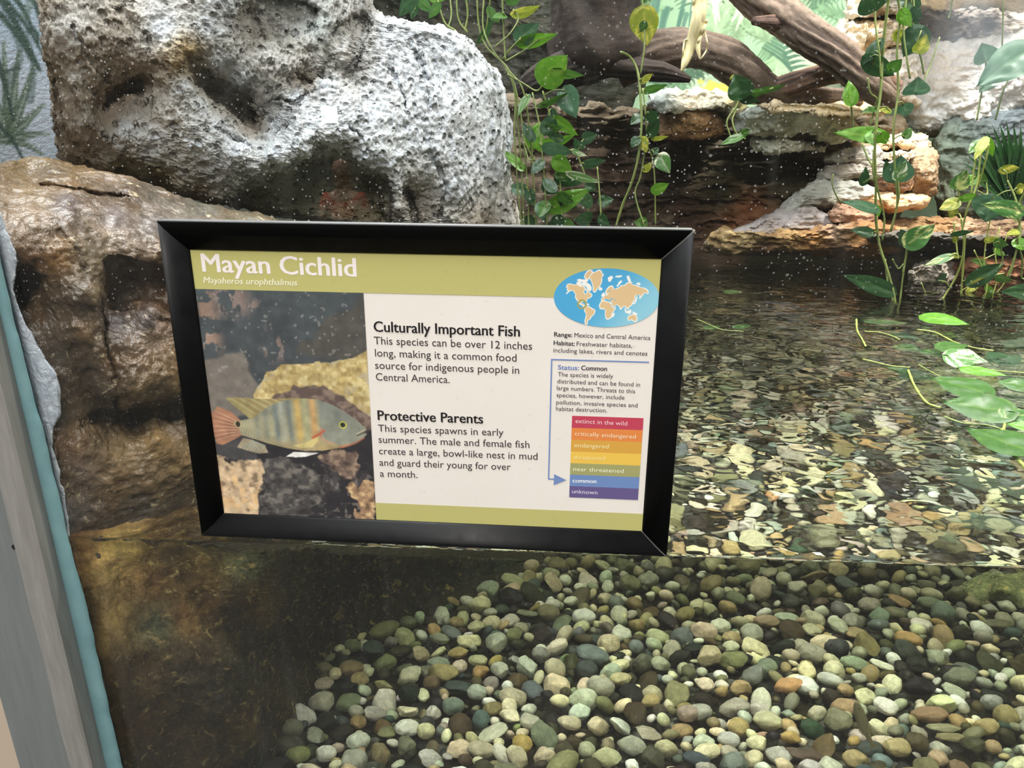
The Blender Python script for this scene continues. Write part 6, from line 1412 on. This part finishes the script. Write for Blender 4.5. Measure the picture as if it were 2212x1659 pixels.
# ---------------------------------------------------------------- leaves and stems floating on the water
def floating():
    def flat_leaf(b, t, asp, kind, lift=.003, fold=.12):
        b = at_z([b], .002)[0]; t = at_z([t], .004)[0]; L_ = np.linalg.norm(t-b)
        return leaf_vf(b+np.array([0, 0, lift+.18*L_*asp]), t+np.array([0, 0, lift+.16*L_*asp]), L_*asp*1.3, np.array([0, -.42, 1.]), kind, fold=fold, curl=.02, seed=int(abs(b[0]*997)) % 50)
    def one(label, b, t, asp, kind, stalk=None, name='floating_leaf', lift=.003):
        v, f, c = flat_leaf(b, t, asp, kind, lift); o = make(name, v, f, LEAF, cols=c, loc=v.mean(0)); tag(o, label, 'leaf', 'leaves floating on the water')
        if stalk:
            P = at_z(spline([b]+stalk, 12), .004); a, q = tube_vf(P, .0022, 7); s = make('petiole', a, q, STEM_PALE, loc=P[0]); fix_parent(s, o)
        return o
    one('pointed green leaf floating flat, topmost of the floating leaves', (2000, 694), (2094, 709), .42, 'b')
    one('floating leaf with a big cream-white patch', (2048, 782), (2132, 792), .75, 'w')
    one('small triangular bright green leaf floating right of the cream-patched one', (2086, 806), (2176, 818), .34, 'b')
    one('dull green leaf with its point to the left, floating above the largest leaf', (2122, 862), (2008, 826), .50, 'm')
    one('largest floating leaf, broad and green, holed near its middle', (2172, 906), (2032, 882), .62, 'm', [(2170, 920), (2166, 932)])
    one('round pale-edged leaf floating at the right edge beside the largest leaf', (2172, 912), (2232, 902), .62, 'v')
    one('green leaf floating at the right edge under the pale-edged one', (2240, 936), (2170, 922), .42, 'b')
    one('half-sunken leaf with brown rot along its lower side, lowest of the floating leaves', (2212, 988), (2084, 938), .55, 'm')
    one('small yellowish leaf floating left of the cream-patched one', (1944, 742), (1990, 752), .8, 'm', lift=-.016)
    one('curled brownish-green leaf floating below the small yellowish one', (2002, 752), (2034, 764), .7, 'm', lift=-.016)
    one('yellow-green leaf half under water at the foot of the long-leaved vine', (1880, 690), (1968, 692), .34, 'm', lift=-.016)
    one('narrow brownish leaf floating left of the twisted yellow stem', (1968, 796), (1912, 784), .34, 'm', lift=-.016)
    one('thin green leaf floating far out, nearest the sign\'s right side', (1526, 704), (1560, 698), .5, 'm', lift=-.016)
    one('small green leaf floating beside the thin one far out', (1590, 702), (1624, 696), .5, 'm', lift=-.016)
    one('single small yellow-green leaf floating at the far waterline', (1570, 628), (1606, 624), .6, 'm', lift=-.016)
    one('green leaf floating at the right edge between the cream-patched one and the largest', (2222, 846), (2150, 832), .6, 'm')
    one('narrow green leaf floating above the cream-patched one', (2030, 760), (2092, 752), .4, 'm')
    one('dark leaf just under the surface right of the cream-patched one', (2150, 776), (2208, 764), .6, 'd', lift=-.014)
    one('dark leaf just under the surface above the rotting leaf', (2200, 958), (2110, 918), .6, 'd', lift=-.020)
    one('dark submerged leaf left of the dull green floating leaf', (1990, 800), (1944, 812), .6, 'd', lift=-.016)
    one('dim green submerged leaf at the foot of the long-leaved vine', (1930, 716), (1992, 730), .5, 'd', lift=-.014)
    one('bright green leaf floating in the corner below the pale-edged one', (2260, 972), (2190, 960), .55, 'b')
    def stem(label, pts, r, pale=True, thick=None):
        p = spline(pts, 60); P = at_z(p, .0025); R = np.full(60, r*.55)*(1+.3*vnoise(np.stack([np.arange(60)*.35, 0*np.arange(60.), 0*np.arange(60.)], -1), 7))
        v, f = tube_vf(P, R, 9); o = make('floating_runner', v, f, STEM_PALE if pale else STEM, loc=P.mean(0)); tag(o, label, 'stem', 'stems floating on the water')
    stem('knobbly yellow stem floating to the left of the largest leaf', [(1962, 800), (1974, 830), (1990, 856), (2006, 872), (2032, 881)], .0034)
    stem('long thin green stem floating below the pointed leaf', [(1982, 712), (2020, 718), (2060, 738), (2100, 750), (2146, 758)], .0028)
    stem('short pale stem standing out left of the vine foot', [(1850, 690), (1852, 714), (1862, 732), (1870, 748)], .0034)
    stem('thick jointed pale stem running off the right edge under the leaves', [(2166, 930), (2174, 956), (2192, 984), (2216, 1010), (2250, 1040)], .0056)
    stem('orange-brown stem floating below the vine foot', [(1868, 716), (1900, 718), (1928, 726), (1944, 734)], .0024)
    stem('green stem floating between the cream-patched leaf and the dull green one', [(1984, 788), (2020, 808), (2056, 828)], .0022, False)
    stem('brown-tipped stem floating above the knobbly yellow one', [(1864, 776), (1890, 782), (1924, 790), (1966, 794)], .0024)
    stem('thin green stem curling under the largest floating leaf', [(2040, 900), (2080, 914), (2130, 918), (2168, 928)], .0024, False)
    stem('pale stem floating along the right edge above the leaves', [(2080, 758), (2110, 790), (2150, 800), (2216, 806)], .0024)
    stem('thin stem floating far out beside the sign\'s right side', [(1506, 690), (1530, 700), (1560, 712), (1606, 716)], .0018, False)


floating()


# ---------------------------------------------------------------- the small fish above the pebbles
def small_fish():
    P = under(spline([(1849, 1516), (1858, 1545), (1870, 1580), (1884, 1606)], 30), Y=np.linspace(.240, .262, 30))
    Ls = np.linspace(0, 1, 30); hgt = np.interp(Ls, [0, .06, .2, .4, .6, .8, .92, 1], [.0012, .0042, .0066, .0072, .0058, .0036, .0026, .0022]); wid = hgt*.5
    root = empty('fish', Vector(P[0])); tag(root, 'small slender olive fish nosing upwards over the pebbles, bottom right', 'fish')
    T = np.gradient(P, axis=0); T /= np.linalg.norm(T, axis=1)[:, None]; vw = P.mean(0)-CAM; vw /= np.linalg.norm(vw)
    A = np.cross(T, vw); A /= np.linalg.norm(A, axis=1)[:, None]; B = np.cross(T, A)
    th = np.linspace(0, 2*math.pi, 20, endpoint=False)
    v = (P[:, None]+hgt[:, None, None]*np.cos(th)[None, :, None]*A[:, None]+wid[:, None, None]*np.sin(th)[None, :, None]*B[:, None]).reshape(-1, 3)
    f = [tuple(q) for q in quads(30, 20, True)]+[tuple(range(19, -1, -1)), tuple(range(29*20, 30*20))]
    c = np.tile(lin(np.array((150, 144, 108))/255.), (len(v), 1)); s = np.repeat(Ls, 20); q = np.tile(np.cos(th), 30)
    c = c*(1-.35*smooth(.2, 1, -q))[:, None]; c[(s > .66) & (s < .86) & (np.abs(q-.1) < .2) & (np.sin(s*90) > .0)] = lin(np.array((40, 38, 30))/255.)
    skin = mat('fish_skin', rough=.35); nb = NB(skin); nb.put(nb.b.inputs['Base Color'], nb.attr()); nb.b.inputs['Subsurface Weight'].default_value = .0
    o = make('body', v, f, skin, cols=c, loc=P[0]); fix_parent(o, root)
    fin = mat('fish_fin', L8(150, 140, 100), .5); fb = NB(fin); fb.b.inputs['Alpha'].default_value = .75
    e = P[-1]; t = T[-1]; a = A[-1]; vv = np.array([e-a*.002, e+a*.002, e+t*.011+a*.0075, e+t*.0085+a*.001, e+t*.008-a*.001, e+t*.0105-a*.0068]); vv2 = vv+B[-1]*.0004
    V = np.vstack([vv, vv2]); F_ = [(0, 1, 2, 3, 4, 5), (11, 10, 9, 8, 7, 6)]+[(i, i+6, (i+1) % 6+6, (i+1) % 6) for i in range(6)]
    o = make('tail_fin', V, F_, fin, smooth_=False, loc=e); fix_parent(o, root)
    for i0, i1, sgn, h in ((14, 24, 1, .0042), (16, 23, -1, .0034)):
        seg = np.arange(i0, i1); base = P[seg]+A[seg]*(hgt[seg]*.85*sgn)[:, None]; top = base+(A[seg]*sgn+T[seg]*.5)*(h*np.sin(np.linspace(.5, 2.9, len(seg))))[:, None]
        V = np.vstack([base, top]); n = len(seg); o = make('fin', V, [(i, i+1, n+i+1, n+i) for i in range(n-1)], fin, loc=base[0]); fix_parent(o, root)
    v3, f3 = ico(2)
    o = make('eye', v3*np.array([.0011]*3)+P[4]-B[4]*wid[4]*.8*(1 if B[4]@vw > 0 else -1)+A[4]*.0012, f3, mat('fish_eye', (.01, .01, .01), .1), loc=P[4]); fix_parent(o, root)


small_fish()
# ---------------------------------------------------------------- the visitors' hall behind the camera: it shows only as reflections on the pane
def mirror(p, dist):
    p = np.atleast_2d(p); a = at(p, np.zeros(len(p))); d = rays(p)*np.array([1, -1, 1]); return a+d*dist


def hall():
    # daylight window of the hall: glow broken up by noise to shape its reflected veil
    m = bpy.data.materials.new('hall_daylight'); m.use_nodes = True; n = NB(m); n.N.remove(n.b)
    e = n.N.new('ShaderNodeEmission'); v = n.coord()
    g = n.N.new('ShaderNodeSeparateXYZ'); n.L.new(n.coord('Generated'), g.inputs[0])
    sky = n.math('MULTIPLY', n.ramp(g.outputs['Z'], [(.12, 0.), (.6, 1.)]), n.ramp(g.outputs['X'], [(.02, 0.), (.3, 1.)]))       # glow faded out below and to one side to soften its reflection
    n.put(e.inputs[0], (.80, .90, 1.0)); n.put(e.inputs[1], n.math('MULTIPLY', sky, n.ramp(n.noise(v, 1.5, 3, .55, .6), [(.38, .6), (.64, 6.0)])))  # sky here is the window glow's fade, broken up by noise
    n.L.new(e.outputs[0], n.N['Material Output'].inputs[0])
    q = mirror([(1930, -160), (2420, -160), (2420, 330), (1930, 330)], 6.0); y = q[:, 1].mean()
    x0, x1, z0, z1 = q[:, 0].min(), q[:, 0].max(), q[:, 2].min(), q[:, 2].max()
    w = make('window_2', *box_vf(x0, x1, y-.03, y, z0, z1), m, smooth_=False); tag(w, kind='structure')
    # square lamp panel
    c = mirror([(710, 248)], 6.0)[0]; h = .064
    m = bpy.data.materials.new('lamp_glow'); m.use_nodes = True; n = NB(m); n.N.remove(n.b); e = n.N.new('ShaderNodeEmission'); e.inputs[0].default_value = (.85, 1, 1, 1); e.inputs[1].default_value = 16
    n.L.new(e.outputs[0], n.N['Material Output'].inputs[0])
    root = empty('wall_lamp', Vector(c)); tag(root, 'small square lamp showing as a bright reflection on the pane over the boulder', 'lamp')
    a = make('lamp_panel', *box_vf(c[0]-h, c[0]+h, c[1]-.01, c[1], c[2]-h, c[2]+h), m, smooth_=False); fix_parent(a, root)
    b = make('lamp_housing', *box_vf(c[0]-h-.01, c[0]+h+.01, c[1]-.05, c[1]-.011, c[2]-h-.01, c[2]+h+.01), mat('lamp_grey', L8(120, 120, 120), .6), smooth_=False); fix_parent(b, root)


hall()


def visitor():
    """a child in a red shirt standing in the hall; seen only as a faint reflection over the dark hollow of the boulder"""
    base = mirror([(742, 420)], 5.2)[0]; base[2] = -1.05
    root = empty('person', Vector(base)); tag(root, 'child in a red shirt facing the tank, a faint reflection over the boulder\'s hollow', 'person')
    def skin(name, joints, bones, m, lv=2):
        me = bpy.data.meshes.new(name); me.from_pydata([tuple(np.array(j[:3])+base) for j in joints], bones, []); o = bpy.data.objects.new(name, me); COL.objects.link(o)
        md = o.modifiers.new('skin', 'SKIN'); 
        for sv, j in zip(me.skin_vertices[0].data, joints): sv.radius = (j[3], j[4] if len(j) > 4 else j[3])
        me.skin_vertices[0].data[0].use_root = True
        sb = o.modifiers.new('sub', 'SUBSURF'); sb.levels = lv; sb.render_levels = lv; md.use_smooth_shade = True
        me.materials.append(m); dg = bpy.context.evaluated_depsgraph_get(); dg.update(); m2 = bpy.data.meshes.new_from_object(o.evaluated_get(dg)); o.modifiers.clear(); o.data = m2; m2.name = name
        m2.polygons.foreach_set('use_smooth', np.full(len(m2.polygons), True)); fix_parent(o, root); o.location = Vector((0, 0, 0))-Vector(base); return o
    sk, red, dk, hr = mat('skin', L8(196, 150, 124), .6), mat('red_cloth', L8(200, 40, 36), .9), mat('dark_cloth', L8(40, 42, 52), .9), mat('dark_hair', L8(34, 26, 22), .7)
    J = [(0, 0, .62, .09, .07), (0, 0, .82, .10, .07), (0, 0, .93, .08, .06), (0, 0, 1.0, .04), (0, .01, 1.06, .07, .075), (0, .01, 1.14, .08, .088), (0, .005, 1.20, .05, .055),
         (.12, 0, .92, .045), (.17, .02, .76, .033), (.16, .07, .62, .026), (.155, .09, .55, .024), (-.12, 0, .92, .045), (-.17, .02, .76, .033), (-.16, .07, .62, .026), (-.155, .09, .55, .024),
         (.07, 0, .56, .07), (.08, .01, .32, .05), (.085, -.01, .07, .036), (.09, .10, .035, .032), (-.07, 0, .56, .07), (-.08, .01, .32, .05), (-.085, -.01, .07, .036), (-.09, .10, .035, .032)]
    B = [(0, 1), (1, 2), (2, 3), (3, 4), (4, 5), (5, 6), (2, 7), (7, 8), (8, 9), (9, 10), (2, 11), (11, 12), (12, 13), (13, 14), (0, 15), (15, 16), (16, 17), (17, 18), (0, 19), (19, 20), (20, 21), (21, 22)]
    skin('body', J, B, sk)
    skin('red_shirt', [(0, 0, .60, .115, .088), (0, 0, .80, .118, .084), (0, 0, .925, .098, .074), (.12, 0, .92, .058), (.155, .01, .81, .052), (-.12, 0, .92, .058), (-.155, .01, .81, .052)], [(0, 1), (1, 2), (2, 3), (3, 4), (2, 5), (5, 6)], red)
    skin('trousers', [(0, 0, .60, .11, .085), (.07, 0, .54, .085), (.08, .01, .32, .064), (.085, 0, .10, .052), (-.07, 0, .54, .085), (-.08, .01, .32, .064), (-.085, 0, .10, .052)], [(0, 1), (1, 2), (2, 3), (0, 4), (4, 5), (5, 6)], dk)
    skin('hair', [(0, -.03, 1.08, .070, .062), (0, -.022, 1.155, .086, .084), (0, -.002, 1.215, .066, .070)], [(0, 1), (1, 2)], hr)
    v, f = ico(2)
    for s in (-1, 1): o = make('eye', v*.009+base+np.array([s*.030, .094, 1.115]), f, mat('eye_dark', (.02, .015, .01), .2)); o.parent = root; o.location = -Vector(base)
    for s in (-1, 1):                                              # hands: palm with four fingers and a thumb
        w = np.array([s*.155, .09, .55]); bones = [(0, 1)]; js = [(w[0], w[1], w[2], .020), (w[0], w[1]+.004, w[2]-.04, .020, .012)]
        for k, (dx, ln) in enumerate(((-.015, .045), (-.005, .05), (.005, .047), (.014, .038))):
            js += [(w[0]+dx*.4, w[1]+.006+dx, w[2]-.05, .007), (w[0]+dx*.4-s*.004, w[1]+.010+dx, w[2]-.05-ln, .0055)]; bones += [(1, len(js)-2), (len(js)-2, len(js)-1)]
        js += [(w[0]-s*.004, w[1]+.024, w[2]-.035, .0075), (w[0]-s*.006, w[1]+.030, w[2]-.062, .006)]; bones += [(0, len(js)-2), (len(js)-2, len(js)-1)]
        skin('hand', js, bones, sk, 1)
    fl = make('floor', *box_vf(-7, 7, -9, -.6, -1.10, -1.05), mat('hall_floor', L8(54, 52, 48), .7), smooth_=False); tag(fl, kind='structure')


visitor()
